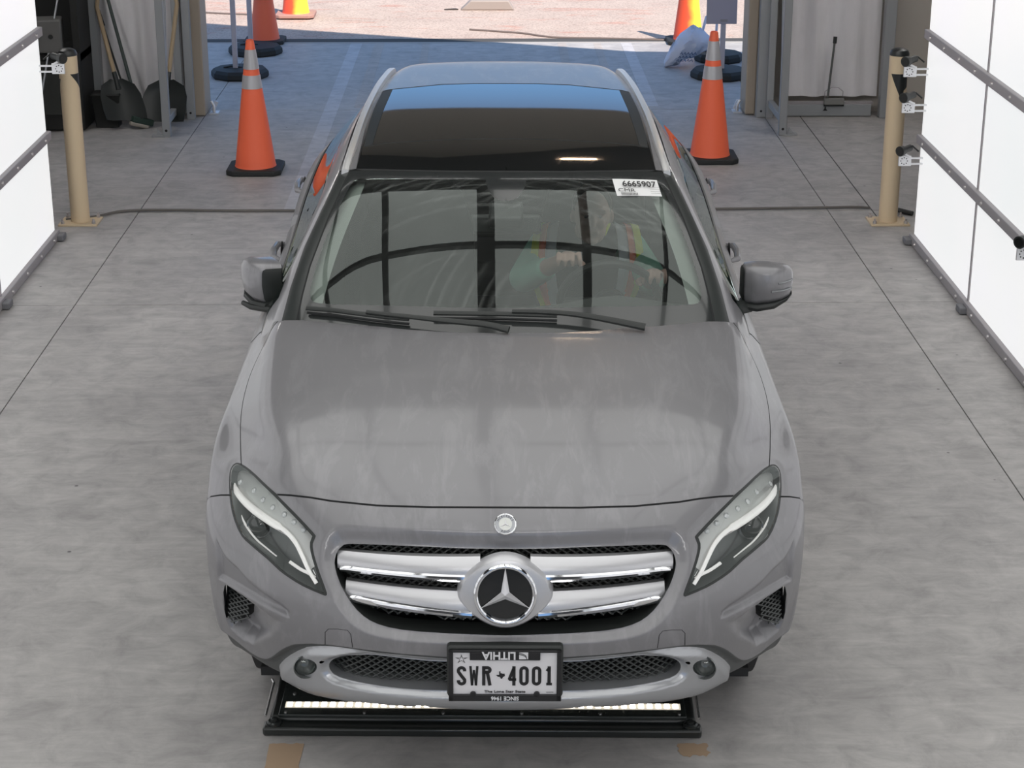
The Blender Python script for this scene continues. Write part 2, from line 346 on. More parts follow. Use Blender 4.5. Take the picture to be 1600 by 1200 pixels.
# fill banks added out of view to brighten car and rear: one above the entrance side facing the car, one behind the overhead frame facing the rear doorway
FILLM=mat('fill_bank_tube',(.8,.8,.8),.4,emit=(1,.985,.97),estr=11)
for (y,z,rx,lab) in ((-1.2,3.35,64,'added row of unseen fill floodlights above the entrance side facing the car'),(8.25,3.30,58,'added row of unseen fill floodlights behind the overhead diffuser facing the rear doorway')):
    t=empty('fill_bank',(0,y,z),(math.radians(rx),0,0),lab,'lamp','added white fill banks')
    for x in (-1.35,-.45,.45,1.35):
        MB().box((x,0,.02),(.84,.50,.05)).build('fill_housing',FRAMED,t,True,bevel=.01)
        MB().box((x,0,-.009),(.78,.44,.012)).build('fill_lens',FILLM,t,False)
    for x in (-1.6,1.6): MB().box((x,.0,.09),(.04,.04,.14)).build('fill_bracket',BATT,t,False)
NET=[
#r0underside
[(0,0.32,0.2),(0.18,0.32,0.2),(0.33,0.33,0.2),(0.45,0.35,0.2),(0.56,0.39,0.2),(0.64,0.45,0.22),(0.69,0.49,0.22),(0.73,0.51,0.22),(0.765,0.53,0.22),(0.79,0.54,0.22),(0.81,0.55,0.22),(0.82,0.66,0.18)],
[(0,0.05,0.307),(0.18,0.052,0.307),(0.33,0.074,0.304),(0.45,0.105,0.3),(0.56,0.165,0.288),(0.65,0.26,0.281),(0.71,0.315,0.278),(0.755,0.365,0.279),(0.795,0.405,0.285),(0.825,0.44,0.285),(0.845,0.475,0.28),(0.85,0.62,0.25)],
[(0,0.015,0.397),(0.18,0.017,0.396),(0.33,0.038,0.391),(0.44,0.065,0.385),(0.55,0.128,0.376),(0.655,0.21,0.365),(0.737,0.3,0.36),(0.787,0.355,0.36),(0.825,0.395,0.355),(0.853,0.43,0.35),(0.87,0.465,0.345),(0.88,0.605,0.33)],
[(0,0.0,0.49),(0.18,0.003,0.488),(0.33,0.02,0.48),(0.44,0.045,0.475),(0.545,0.095,0.465),(0.65,0.165,0.455),(0.742,0.262,0.44),(0.803,0.335,0.44),(0.84,0.387,0.435),(0.867,0.425,0.43),(0.885,0.458,0.42),(0.892,0.605,0.385)],
[(0,-0.005,0.55),(0.18,-0.003,0.55),(0.33,0.015,0.545),(0.44,0.035,0.54),(0.54,0.08,0.535),(0.65,0.145,0.53),(0.745,0.235,0.525),(0.812,0.315,0.52),(0.854,0.377,0.51),(0.878,0.417,0.505),(0.89,0.455,0.5),(0.9,0.61,0.43)],
[(0,0.015,0.62),(0.18,0.015,0.62),(0.33,0.028,0.618),(0.44,0.048,0.615),(0.54,0.085,0.612),(0.65,0.145,0.608),(0.745,0.23,0.6),(0.815,0.31,0.595),(0.861,0.375,0.585),(0.885,0.42,0.58),(0.896,0.465,0.575),(0.903,0.63,0.475)],
[(0,0.05,0.7),(0.18,0.05,0.7),(0.33,0.06,0.7),(0.45,0.08,0.698),(0.55,0.11,0.695),(0.655,0.17,0.69),(0.75,0.255,0.685),(0.828,0.335,0.675),(0.87,0.4,0.665),(0.893,0.45,0.655),(0.9,0.5,0.645),(0.905,0.665,0.52)],
[(0,.095,.785),(.18,.097,.785),(.33,.11,.785),(.45,.13,.783),(.555,.16,.78),(.66,.22,.776),(.752,.31,.77),(.826,.40,.76),(.874,.465,.745),(.898,.51,.73),(.907,.55,.69),(.905,.70,.56)],
[(0,.17,.885),(.18,.175,.885),(.33,.19,.885),(.45,.215,.884),(.56,.25,.88),(.66,.30,.875),(.74,.40,.87),(.80,.50,.86),(.852,.56,.835),(.897,.59,.79),(.907,.62,.73),(.905,.755,.59)],
[(0,.33,.955),(.18,.335,.955),(.33,.34,.953),(.45,.355,.951),(.55,.37,.948),(.64,.395,.942),(.725,.51,.91),(.805,.60,.872),(.852,.655,.852),(.902,.67,.828),(.906,.69,.76),(.905,.80,.61)],
[(0,.57,1.012),(.18,.57,1.011),(.33,.575,1.009),(.45,.58,1.006),(.575,.59,1.000),(.697,.625,.985),(.77,.71,.942),(.826,.78,.90),(.866,.795,.872),(.905,.80,.857),(.904,.82,.775),(.903,.88,.62)],
[(0,.85,1.058),(.18,.85,1.057),(.33,.85,1.055),(.46,.85,1.05),(.60,.85,1.037),(.732,.86,1.006),(.79,.91,.967),(.838,.962,.93),(.878,.965,.885),(.906,.97,.858),(.904,.98,.78),(.902,.97,.61)],
[(0,1.10,1.090),(.18,1.10,1.089),(.33,1.105,1.087),(.47,1.11,1.083),(.61,1.12,1.072),(.75,1.13,1.045),(.80,1.14,.995),(.837,1.14,.957),(.877,1.15,.915),(.905,1.15,.852),(.903,1.13,.74),(.901,1.07,.56)],
[(0,1.38,1.09),(.18,1.38,1.09),(.33,1.38,1.09),(.47,1.38,1.085),(.61,1.37,1.085),(.753,1.35,1.07),(.79,1.34,1.03),(.825,1.33,.985),(.877,1.33,.935),(.904,1.33,.83),(.900,1.33,.60),(.895,1.25,.36)],
[(0,1.75,1.03),(.18,1.75,1.03),(.33,1.75,1.03),(.47,1.75,1.03),(.63,1.75,1.03),(.765,1.75,1.03),(.80,1.75,1.015),(.845,1.75,.985),(.882,1.75,.945),(.904,1.75,.80),(.90,1.75,.5),(.885,1.75,.25)],
[(0,2.4,1.03),(.18,2.4,1.03),(.33,2.4,1.03),(.47,2.4,1.03),(.63,2.4,1.03),(.77,2.4,1.03),(.81,2.4,1.02),(.852,2.4,.998),(.886,2.4,.96),(.905,2.4,.82),(.90,2.4,.5),(.885,2.4,.25)],
[(0,3.0,1.06),(.18,3.0,1.06),(.33,3.0,1.06),(.47,3.0,1.06),(.63,3.0,1.06),(.76,3.0,1.065),(.805,3.0,1.06),(.85,3.0,1.045),(.89,3.0,1.0),(.906,3.0,.84),(.90,3.0,.5),(.885,3.0,.25)],
[(0,3.5,1.10),(.18,3.5,1.10),(.33,3.5,1.10),(.47,3.5,1.10),(.61,3.5,1.10),(.73,3.5,1.11),(.785,3.5,1.11),(.84,3.5,1.09),(.888,3.5,1.03),(.908,3.5,.88),(.905,3.5,.6),(.89,3.5,.3)],
[(0,3.95,1.12),(.18,3.95,1.12),(.33,3.95,1.12),(.45,3.95,1.12),(.58,3.95,1.12),(.68,3.95,1.13),(.735,3.95,1.13),(.79,3.95,1.11),(.85,3.95,1.03),(.885,3.95,.88),(.885,3.95,.6),(.875,3.95,.3)],
[(0,4.33,1.05),(.18,4.33,1.05),(.33,4.32,1.05),(.45,4.31,1.05),(.56,4.29,1.05),(.63,4.27,1.05),(.68,4.24,1.04),(.73,4.21,1.02),(.79,4.19,.96),(.83,4.18,.85),(.85,4.18,.6),(.85,4.18,.3)],
[(0,4.41,.8),(.18,4.41,.8),(.33,4.40,.8),(.45,4.39,.8),(.55,4.37,.8),(.61,4.35,.8),(.66,4.33,.79),(.71,4.30,.78),(.76,4.27,.76),(.80,4.25,.72),(.83,4.23,.55),(.83,4.23,.3)],
[(0,4.36,.3),(.18,4.36,.3),(.33,4.35,.3),(.45,4.34,.3),(.55,4.32,.3),(.61,4.31,.3),(.66,4.30,.3),(.70,4.28,.3),(.74,4.27,.3),(.78,4.25,.3),(.81,4.23,.3),(.82,4.22,.28)],
]
def _basis(n,u):
    i=np.clip(np.floor(u).astype(int),0,n-2); f=u-i
    w=np.stack([(1-f)**3,3*f**3-6*f*f+4,-3*f**3+3*f*f+3*f+1,f**3],-1)/6
    return i,w
class Spl:
    """uniform cubic B-spline surface nearly interpolating a net; columns mirrored at x=0"""
    def __init__(s,N,k=2,mirror=True):
        s.N=np.array(N,float); s.mirror=mirror; s.P=s.N.copy()
        R,Cn=s.N.shape[:2]
        tt,ss=np.meshgrid(np.arange(R)*1.,np.arange(Cn)*1.,indexing='ij')
        for _ in range(k):
            D=s.N-s(ss.ravel(),tt.ravel()).reshape(s.N.shape)
            s.P=s.P+.85*D
    def pad(s):
        P=s.P
        P=np.concatenate([2*P[:1]-P[1:2],P,2*P[-1:]-P[-2:-1]],0)
        if s.mirror: L=P[:,1:2]*np.array([-1,1,1])
        else: L=2*P[:,:1]-P[:,1:2]
        return np.concatenate([L,P,2*P[:,-1:]-P[:,-2:-1]],1)
    def __call__(s,S,T):
        S=np.asarray(S,float);T=np.asarray(T,float)
        sg=np.where(S<0,-1.,1.) if s.mirror else np.ones_like(S)
        A=s.pad(); R,Cn=s.N.shape[:2]
        i,wi=_basis(R,T); j,wj=_basis(Cn,np.abs(S) if s.mirror else S)
        out=0
        for a in range(4):
            for b in range(4):
                out=out+(wi[...,a]*wj[...,b])[...,None]*A[i+a,j+b]
        out=out.copy(); out[...,0]*=sg
        return out
    def nrm(s,S,T,e=.02):
        a=s(S+e,T)-s(S-e,T); b=s(S,T+e)-s(S,T-e)
        n=np.cross(a,b); return n/np.linalg.norm(n,axis=-1,keepdims=True)
CAB=[
[(0,.98,1.02),(.25,.99,1.02),(.47,1.03,1.02),(.64,1.11,1.015),(.765,1.22,1.01),(.80,1.26,.99),(.825,1.28,.97),(.84,1.29,.95)],
[(0,1.27,1.148),(.24,1.277,1.148),(.46,1.305,1.148),(.62,1.365,1.146),(.732,1.45,1.148),(.775,1.53,1.10),(.81,1.57,1.05),(.838,1.57,1.0)],
[(0,1.60,1.302),(.22,1.605,1.302),(.43,1.625,1.30),(.575,1.648,1.290),(.69,1.70,1.266),(.722,1.78,1.21),(.79,1.86,1.08),(.842,1.86,.992)],
[(0,1.93,1.43),(.2,1.935,1.43),(.39,1.955,1.427),(.51,1.975,1.424),(.603,2.0,1.410),(.66,2.06,1.345),(.768,2.1,1.14),(.848,2.1,.997)],
[(0,2.35,1.475),(.2,2.35,1.475),(.39,2.35,1.47),(.51,2.35,1.463),(.594,2.36,1.44),(.66,2.4,1.36),(.77,2.42,1.16),(.85,2.42,1.002)],
[(0,2.85,1.49),(.2,2.85,1.49),(.39,2.85,1.485),(.51,2.85,1.478),(.585,2.85,1.455),(.65,2.85,1.37),(.765,2.85,1.19),(.85,2.85,1.045)],
[(0,3.4,1.469),(.195,3.4,1.469),(.38,3.4,1.466),(.49,3.4,1.46),(.56,3.4,1.438),(.62,3.4,1.36),(.74,3.4,1.22),(.838,3.4,1.09)],
[(0,3.85,1.446),(.19,3.85,1.446),(.36,3.85,1.442),(.46,3.85,1.438),(.52,3.85,1.415),(.575,3.85,1.34),(.69,3.85,1.24),(.795,3.85,1.12)],
[(0,4.17,1.420),(.18,4.165,1.420),(.34,4.14,1.418),(.43,4.11,1.414),(.48,4.09,1.39),(.53,4.1,1.30),(.64,4.12,1.2),(.73,4.15,1.08)],
[(0,4.24,1.36),(.18,4.235,1.36),(.34,4.21,1.35),(.43,4.19,1.34),(.47,4.19,1.30),(.51,4.2,1.24),(.60,4.22,1.14),(.68,4.24,1.04)],
[(0,4.36,1.10),(.18,4.355,1.10),(.34,4.34,1.09),(.43,4.32,1.08),(.47,4.31,1.06),(.51,4.3,1.05),(.58,4.28,1.03),(.65,4.27,1.0)],
]

OUT={"lamp":[(-7.268,8.354),(-7.02,8.393),(-6.768,8.352),(-6.332,8.261),(-5.622,8.106),(-5.027,7.936),(-4.399,7.609),(-3.873,7.228),(-3.821,7.131),(-3.895,6.97),(-3.88,6.76),(-3.779,6.382),(-3.654,5.953),(-3.562,5.565),(-3.609,5.476),(-3.702,5.482),(-4.233,5.649),(-4.634,5.838),(-4.905,5.983),(-5.271,6.222),(-5.862,6.461),(-6.188,6.596),(-6.581,6.925),(-6.94,7.247),(-7.265,7.563),(-7.504,7.919),(-7.472,8.18)],
"grille":[(0.004,7.055),(-0.611,7.065),(-1.267,7.092),(-2.246,7.091),(-2.956,7.067),(-3.138,6.993),(-3.256,6.856),(-3.323,6.647),(-3.323,6.395),(-3.185,5.85),(-2.931,5.273),(-2.621,4.873),(-2.25,4.599),(-1.706,4.398),(-0.847,4.299),(0.008,4.231)],
"hoodfront":[(0.002,7.997),(-0.487,7.991),(-1.001,7.977),(-2.27,7.953),(-3.496,7.977),(-3.978,8.011),(-4.539,7.995),(-5.027,7.936)],
"hoodside":[(-6.85,8.363),(-7.013,9.396),(-6.945,10.02),(-6.949,11.008),(-6.739,11.866),(-6.305,12.476),(-5.442,12.594),(-5.194,12.815)],
"lipout":[(0.009,3.025),(-0.882,2.993),(-2.265,3.241),(-3.272,3.341),(-3.879,3.226),(-4.28,3.011),(-4.78,2.414),(-5.081,1.952),(-5.268,1.579),(-5.219,1.27),(-4.9,1.05),(-4.175,0.975),(-3.381,1.099),(-2.589,1.122),(-1.284,1.185),(0.012,1.018)],
"lipin":[(0.009,2.752),(-0.852,2.802),(-1.262,2.849),(-2.088,3.009),(-2.565,3.052),(-3.118,2.961),(-3.449,2.768),(-3.615,2.554),(-3.653,2.354),(-3.58,2.168),(-3.347,2.033),(-2.61,1.932),(-1.735,1.83),(-0.857,1.822),(0.011,1.786)],
"fog":[(-3.894,2.409),(-3.909,2.299),(-3.953,2.19),(-4.021,2.091),(-4.107,2.01),(-4.206,1.953),(-4.307,1.926),(-4.4,1.932),(-4.475,1.972),(-4.524,2.046),(-4.54,2.148),(-4.522,2.267),(-4.474,2.39),(-4.4,2.504),(-4.309,2.594),(-4.21,2.652),(-4.111,2.671),(-4.023,2.651),(-3.954,2.595),(-3.909,2.511)],
"hole":[(-3.703,2.679),(-3.722,2.623),(-3.767,2.588),(-3.812,2.594),(-3.83,2.638),(-3.81,2.696),(-3.765,2.731),(-3.721,2.724)],
"tow":[(-3.677,3.494),(-3.68,4.123),(-3.586,4.286),(-3.303,4.35),(-3.023,4.348),(-2.932,4.201),(-2.884,3.559)],
"clad":[(0.009,3.116),(-0.881,3.206),(-2.552,3.506),(-3.64,3.54),(-4.369,3.301),(-4.649,3.11),(-4.952,2.734),(-5.233,2.284),(-5.499,1.975),(-5.812,1.811),(-6.295,1.733),(-6.932,1.771),(-7.496,1.883),(-8.046,1.985)],
"fendbump":[(-7.047,7.399),(-7.584,7.335),(-8.56,7.313)],
"fenddoor":[(-6.682,13.257),(-7.316,13.317),(-7.832,13.297)],
"vent":[(-7.26,4.58),(-6.961,4.659),(-6.453,4.602),(-6.052,4.539),(-6.119,4.154),(-6.397,3.42),(-6.731,3.101),(-7.474,2.852),(-8.005,2.852),(-7.686,3.7)],
"scoop":[(-7.253,4.61),(-6.051,4.553),(-5.08,4.339),(-4.678,4.274),(-4.821,3.952),(-5.243,3.16),(-6.112,2.226),(-6.863,2.119),(-7.866,2.354),(-8.083,2.749),(-7.769,3.677)],
"cheek":[(-7.532,6.39),(-6.877,5.834),(-6.354,5.652),(-5.967,5.381),(-5.453,5.18),(-4.873,4.96),(-4.58,4.701),(-4.676,4.356),(-5.077,4.449),(-6.046,4.639),(-7.184,4.718),(-7.843,4.697)]}
BODY=Spl(NET); CABIN=Spl(CAB)
# ------------------------------------------------------------------ the car (local frame: x right in the photo, y backwards from the nose, z up)
CARO=(0.0381,4.6281,0.0)
car=empty('car',CARO,(0,math.radians(.25),-math.radians(.56)),'grey metallic compact SUV with star emblem, roof rails and a windshield number sticker','car')
H=[tuple(p) for p in OUT['hoodside']]
def sm(a): a=np.clip(a,0,1); return a*a*(3-2*a)
def inside(P,S,T):
    P=np.array(P); x0,y0=P[:,0],P[:,1]; x1,y1=np.roll(x0,-1),np.roll(y0,-1); r=np.zeros(S.shape,bool)
    for a,b,c,d in zip(x0,y0,x1,y1):
        if b==d: continue
        k=((b>T)!=(d>T)); r^= k&(S<(c-a)*(T-b)/(d-b)+a)
    return r
def dist(P,S,T,closed=True):
    P=np.array(P); D=np.full(S.shape,1e9)
    n=len(P)
    for i in range(n if closed else n-1):
        a=P[i]; b=P[(i+1)%n]; d=b-a; L=max(d@d,1e-12)
        u=np.clip(((S-a[0])*d[0]+(T-a[1])*d[1])/L,0,1)
        D=np.minimum(D,np.hypot(S-a[0]-u*d[0],T-a[1]-u*d[1]))
    return D
def smooth_line(P,closed=False,sub=3):
    P=[np.array(p,float) for p in P]; n=len(P); o=[]
    rng=range(n) if closed else range(n-1)
    for i in rng:
        p0=P[i-1] if (closed or i>0) else 2*P[0]-P[1]; p1=P[i]; p2=P[(i+1)%n]; p3=P[(i+2)%n] if (closed or i+2<n) else 2*P[-1]-P[-2]
        for k in range(sub):
            t=k/sub; o.append(tuple(.5*((2*p1)+(-p0+p2)*t+(2*p0-5*p1+4*p2-p3)*t*t+(-p0+3*p1-3*p2+p3)*t**3)))
    if not closed: o.append(tuple(P[-1]))
    return o
LAMP=smooth_line(OUT['lamp'],True,2)
GR=[(0.02,7.055)]+smooth_line(OUT['grille'],False,2)[1:-1]+[(0.02,4.231)]      # half outlines close on the centre line
LIPO=[(0.02,3.03)]+smooth_line(OUT['lipout'][1:-1],False,2)+[(0.02,.916)]
LIPT=[q for q in LIPO[:-1] if q[1]>1.3]
LIPI=[(0.02,2.75)]+smooth_line(OUT['lipin'][1:-1],False,2)+[(0.02,1.68)]
CLAD=[(0.02,3.119)]+smooth_line(OUT['clad'],False,2)[1:]+[(-9.2,2.1),(-11.2,2.3)]
CLADP_=CLAD+[(-11.2,-.5),(.02,-.5)]
VENT=smooth_line(OUT['vent'],True,2); SCOOP=OUT['scoop']; CHEEK=OUT['cheek']
FOG=OUT['fog']; HOLE=OUT['hole']
HF=[(0.02,7.997),(-.5,7.993),(-1.2,7.975),(-2.27,7.955),(-3.4,7.972),(-3.98,8.005),(-4.54,7.995),(-5.027,7.936)]
HS=smooth_line([(-6.90,8.37),(-6.99,9.0),(-7.0,9.6),(-6.99,10.2),(-6.93,11.0),(-6.74,11.8),(-6.33,12.4),(-5.75,12.62),(-5.2,12.85)],False,3)
HR=[(-5.2,12.85),(-4.9,12.78),(-4.2,12.60),(-3.2,12.36),(-2.0,12.15),(-1.,12.05),(0.02,12.02)]
lamptop=[p for p in OUT['lamp'] if p[1]>7.9 and -7.0<=p[0]<=-5.02]; lamptop=sorted(lamptop,key=lambda p:-p[0])
HOOD=HF+[(-5.62,8.11),(-6.33,8.26),(-6.77,8.352)]+HS+HR[1:]
FB=[(-7.05,7.40),(-7.6,7.34),(-8.56,7.315),(-9.6,7.30),(-11.2,7.3)]
FD=[(-6.05,13.2),(-6.7,13.26),(-7.3,13.32),(-8.0,13.33),(-9.5,13.35),(-11.2,13.4)]
DD=[(-6.0,15.62),(-11.2,15.62)]; DR=[(-6.0,16.75),(-8.5,16.8),(-11.2,16.4)]
BELT=[(.02,12.02)]+HR[::-1][1:]+[(-5.6,13.1),(-5.9,13.6),(-6.0,14.5),(-6.0,18.3),(-5.6,18.9),(.02,19.0)]
TOW=OUT['tow']
APEX=(-4.678,4.274)
def disp(S,T):
    """inward displacement of the outer skin in metres (positive = in)"""
    S=-np.abs(S); d=np.zeros(S.shape)
    m=(T<9)&(S>-11.2)
    s,t=S[m],T[m]; q=np.zeros(s.shape)
    ing=inside(GR,s,t); dg=dist(GR,s,t); q+=np.where(ing,.020,.020*(1-sm(dg/.42)))
    q+=np.where(dg>.42,0,0)
    inl=inside(LIPO,s,t); dl=dist(LIPT,s,t,False)
    inc=inside(CLADP_,s,t); dc=dist(CLAD,s,t,False)
    q+=np.where(inc&~inl,.014*sm(dc/.22),0)
    q+=np.where(inl,.012-.016*sm(dl/.34),0)
    dli=dist(LIPI,s,t); ini=inside(LIPI,s,t)
    q+=np.where(inl,np.where(ini,.018,.018*(1-sm(dli/.20))),0)
    ins=inside(SCOOP,s,t); ds=dist(SCOOP,s,t); ap=np.hypot(s-APEX[0],t-APEX[1])
    q+=np.where(ins,.052*np.clip(ap/2.4,0,1)*sm(ds/.42),0)
    inq=inside(CHEEK,s,t); dq=dist(CHEEK[:7],s,t,False); dq2=dist(CHEEK,s,t)
    q+=np.where(inq&~ins,.014*sm(dq/.26)*sm(dq2/.22),0)
    dla=dist(LAMP,s,t); inla=inside(LAMP,s,t)
    q+=np.where(~inla,.004*(1-sm(dla/.30)),0.004)
    d[m]=q; return d
def skin(S,T):
    S=np.asarray(S,float);T=np.asarray(T,float)
    return BODY(S,T)-disp(S,T)[...,None]*BODY.nrm(S,T)
def skin_n(S,T,e=.035):
    a=skin(S+e,T)-skin(S-e,T); b=skin(S,T+e)-skin(S,T-e); n=np.cross(a,b)
    return n/np.maximum(np.linalg.norm(n,axis=-1,keepdims=True),1e-12)
def band(P,w):
    P=[np.array(p,float) for p in P]; L=[];R=[]
    for i,p in enumerate(P):
        d=P[min(i+1,len(P)-1)]-P[max(i-1,0)]; d/=max(np.hypot(*d),1e-9); nn=np.array([-d[1],d[0]])*w/2
        L.append(p+nn); R.append(p-nn)
    return L,R
def cdt(grid,lines):
    """lines: list of (pts,closed)"""
    V=[Vector(p) for p in grid]; E=[]
    for P,cl in lines:
        k=len(V); V+=[Vector((float(p[0]),float(p[1]))) for p in P]; n=len(P)
        E+=[(k+i,k+i+1) for i in range(n-1)]+([(k+n-1,k)] if cl else [])
    r=delaunay_2d_cdt(V,E,[],0,1e-5)
    return np.array([tuple(v) for v in r[0]]),np.array([tuple(f) for f in r[2]])
def half_mesh(f,fn,V2,T2,cls,specs,parent_of,post=None,low=None):
    P=f(V2[:,0],V2[:,1]); Nn=fn(V2[:,0],V2[:,1])
    if post is not None: P=post(P,V2,Nn)
    # orient
    a,b,c=P[T2[:,0]],P[T2[:,1]],P[T2[:,2]]; fnrm=np.cross(b-a,c-a); ctr=(Nn[T2[:,0]]*fnrm).sum(1)
    T2=np.where((ctr<0)[:,None],T2[:,::-1],T2)
    out={}
    for name,(key,m,mode) in specs.items():
        tris=T2[cls==key]
        if len(tris)==0: continue
        used,invi=np.unique(tris,return_inverse=True); tr=invi.reshape(tris.shape); p=P[used]; n=Nn[used]
        mp=p*np.array([-1,1,1]); mn=n*np.array([-1,1,1]); mt=tr[:,::-1]
        nm=name.split('#')[0]
        if mode=='both':
            # weld along the centre line
            vs=np.concatenate([p,mp]); ns=np.concatenate([n,mn]); fs=np.concatenate([tr,mt+len(p)])
            o=mk(nm,vs,fs,m,parent_of(name),True,ns); out[name]=[o]
        else:
            out[name]=[mk(nm,p,tr,m,parent_of(name),True,n),mk(nm,mp,mt,m,parent_of(name),True,mn)]
    return out
# --- triangulate the half skin
gs=np.concatenate([np.arange(-11,-9,.2),np.arange(-9,0,.075),[0.0]])
gt=np.concatenate([np.arange(0,9,.075),np.arange(9,14,.125),np.arange(14,21.01,.25)])
SG,TG=np.meshgrid(gs,gt); SG=SG.ravel(); TG=TG.ravel()
seams=[(HF,.045),(HS,.055),(HR,.05),(FB,.035),(FD,.04),(DD,.03),(DR,.03),(TOW,.022)]
allp=[(LAMP,True),(GR,True),(LIPO,True),(LIPI,True),(VENT,True),(FOG,True),(HOLE,True),(CLAD,False),(BELT,True)]
keep=np.ones(SG.shape,bool)
for P,w in seams: keep&=dist(P,SG,TG,False)>w*.8
for P,c in allp: keep&=(dist(P,SG,TG,c)>.022)|(SG==0)
grid=np.stack([SG[keep],TG[keep]],1)
lines=list(allp)
LB,_r=None,None
for P,w in seams:
    L,R=band(P,w); lines+=[(L,False),(R,False),([tuple(p) for p in P],False)]
lampin=[]                                    # black surround of the lamp
LC=np.array(LAMP).mean(0)
def shrink(P,w):
    P=[np.array(p,float) for p in P]; n=len(P); o=[]
    ar=sum(P[i][0]*P[(i+1)%n][1]-P[(i+1)%n][0]*P[i][1] for i in range(n)); sg=1 if ar>0 else -1
    for i in range(n):
        d=P[(i+1)%n]-P[i-1]; d/=max(np.hypot(*d),1e-9); o.append(tuple(P[i]+sg*w*np.array([-d[1],d[0]])))
    return o
LAMPI=shrink(LAMP,.085)
lines.append((LAMPI,True))
V2,T2=cdt(grid,lines)
C=V2[T2].mean(1); cs,ct=C[:,0],C[:,1]
cls=np.full(len(T2),'',dtype='U24')
cls[:]='bumper'
side=cs<-6.0
cls[(ct>7.33)&(cs<-6.9)]='fender'
above=inside(HOOD,cs,ct); 
cls[(ct>=7.36)&~above&(cs<-6.5)]='fender'
cls[(ct>8.3)&~above]='fender'
cls[(ct>13.30)]='door1'; 
def tline(P,s): P=np.array(P)[::-1]; return np.interp(s,P[:,0],P[:,1])
cls[(ct>tline(FD,cs))&(ct>12.9)]='door1'; cls[(ct>12.9)&(ct<=tline(FD,cs))&~above]='fender'
cls[ct>15.62]='door2'; cls[ct>tline(DR,cs)]='quarter'
cls[(cs>-7.2)&(cs<-7.04)&(ct<8.4)&(ct>7.36)&~inside(LAMP,cs,ct)]='fender'
cls[above]='hood'
cls[inside(CLADP_,cs,ct)]='clad'
cls[inside(LIPO,cs,ct)]='lip'
cls[inside(GR,cs,ct)|inside(LIPI,cs,ct)|inside(FOG,cs,ct)|inside(HOLE,cs,ct)]='drop'
cls[inside(VENT,cs,ct)]='drop'
cls[inside(LAMP,cs,ct)]='lampgap'; cls[inside(LAMPI,cs,ct)]='lens'
GN=['gap0','gap0','gap0','gap1','gap2','gap3','gap4','gap5']
for (P,w),gn in zip(seams,GN):
    cls[(dist(P,cs,ct,False)<w/2)&(cls!='lens')&(cls!='drop')&(cls!='lampgap')]=gn
cls[inside(BELT,cs,ct)]='drop'
cls[cs>0]='drop'
P3=BODY(cs,ct)
for wy in (.885,3.585):
    r=np.hypot(P3[:,1]-wy,P3[:,2]-.335); cls[(r<.385)&(np.abs(P3[:,0])>.7)&(np.abs(P3[:,1]-wy)<.5)&((cs<-9)|(P3[:,2]<.68))&(P3[:,1]>.42)]='drop'
def groove(P,V2,Nn):
    P=P.copy()
    for L,w in seams:
        d=dist(L,V2[:,0],V2[:,1],False); k=d<.004; P[k]-=Nn[k]*(.006 if w>.03 else .002)
    return P
body=half_mesh(skin,skin_n,V2,T2,cls,{
 'hood':('hood',PAINT,'both'),'front_bumper':('bumper',PAINT,'both'),'fender':('fender',PAINT,'side'),
 'front_door':('door1',PAINT,'side'),'rear_door':('door2',PAINT,'side'),'rear_quarter_panel':('quarter',PAINT,'both'),
 'lower_cladding':('clad',CLADP,'both'),'skid_plate':('lip',LIPM,'both'),'hood_gap':('gap0',GAPM,'both'),'bumper_gap':('gap1',GAPM,'side'),'fender_gap':('gap2',GAPM,'side'),'door_gap#a':('gap3',GAPM,'side'),'door_gap#b':('gap4',GAPM,'side'),'tow_cover_gap':('gap5',GAPM,'side'),
 'headlamp#':('lens',LENSG,'side'),'headlamp_surround':('lampgap',BLACKP,'side')},lambda n:car,groove)
LENS=body['headlamp#']
for o in LENS: o.name='lens'
def onskin(s,t,d=0.0,f=skin):
    s=np.atleast_1d(np.asarray(s,float)); t=np.atleast_1d(np.asarray(t,float)); return f(s,t)-d*BODY.nrm(s,t)
def ret(P,dvec,mirror=True,closed=True):
    """return wall of an opening: outline pushed inwards"""
    P=np.array(P); A=skin(P[:,0],P[:,1]); A[:,0]=np.minimum(A[:,0],0); B=A+np.array(dvec); mb=MB(); n=len(A)
    fs=[(i,(i+1)%n,n+(i+1)%n,n+i) for i in range(n if closed else n-1)]
    mb.add([*A,*B],fs)
    if mirror: mb.mirror()
    return mb
g_=GR[1:-1]; g_=[(0,7.055)]+g_+[(0,4.231)]
grille=ret(g_,(0,.075,.0),True,False).build('grille_surround',BLACKP,car)
l_=[(0,2.75)]+LIPI[1:-1]+[(0,1.68)]
lowint=ret(l_,(0,.07,.01),True,False).build('lower_intake',LIPM,car)
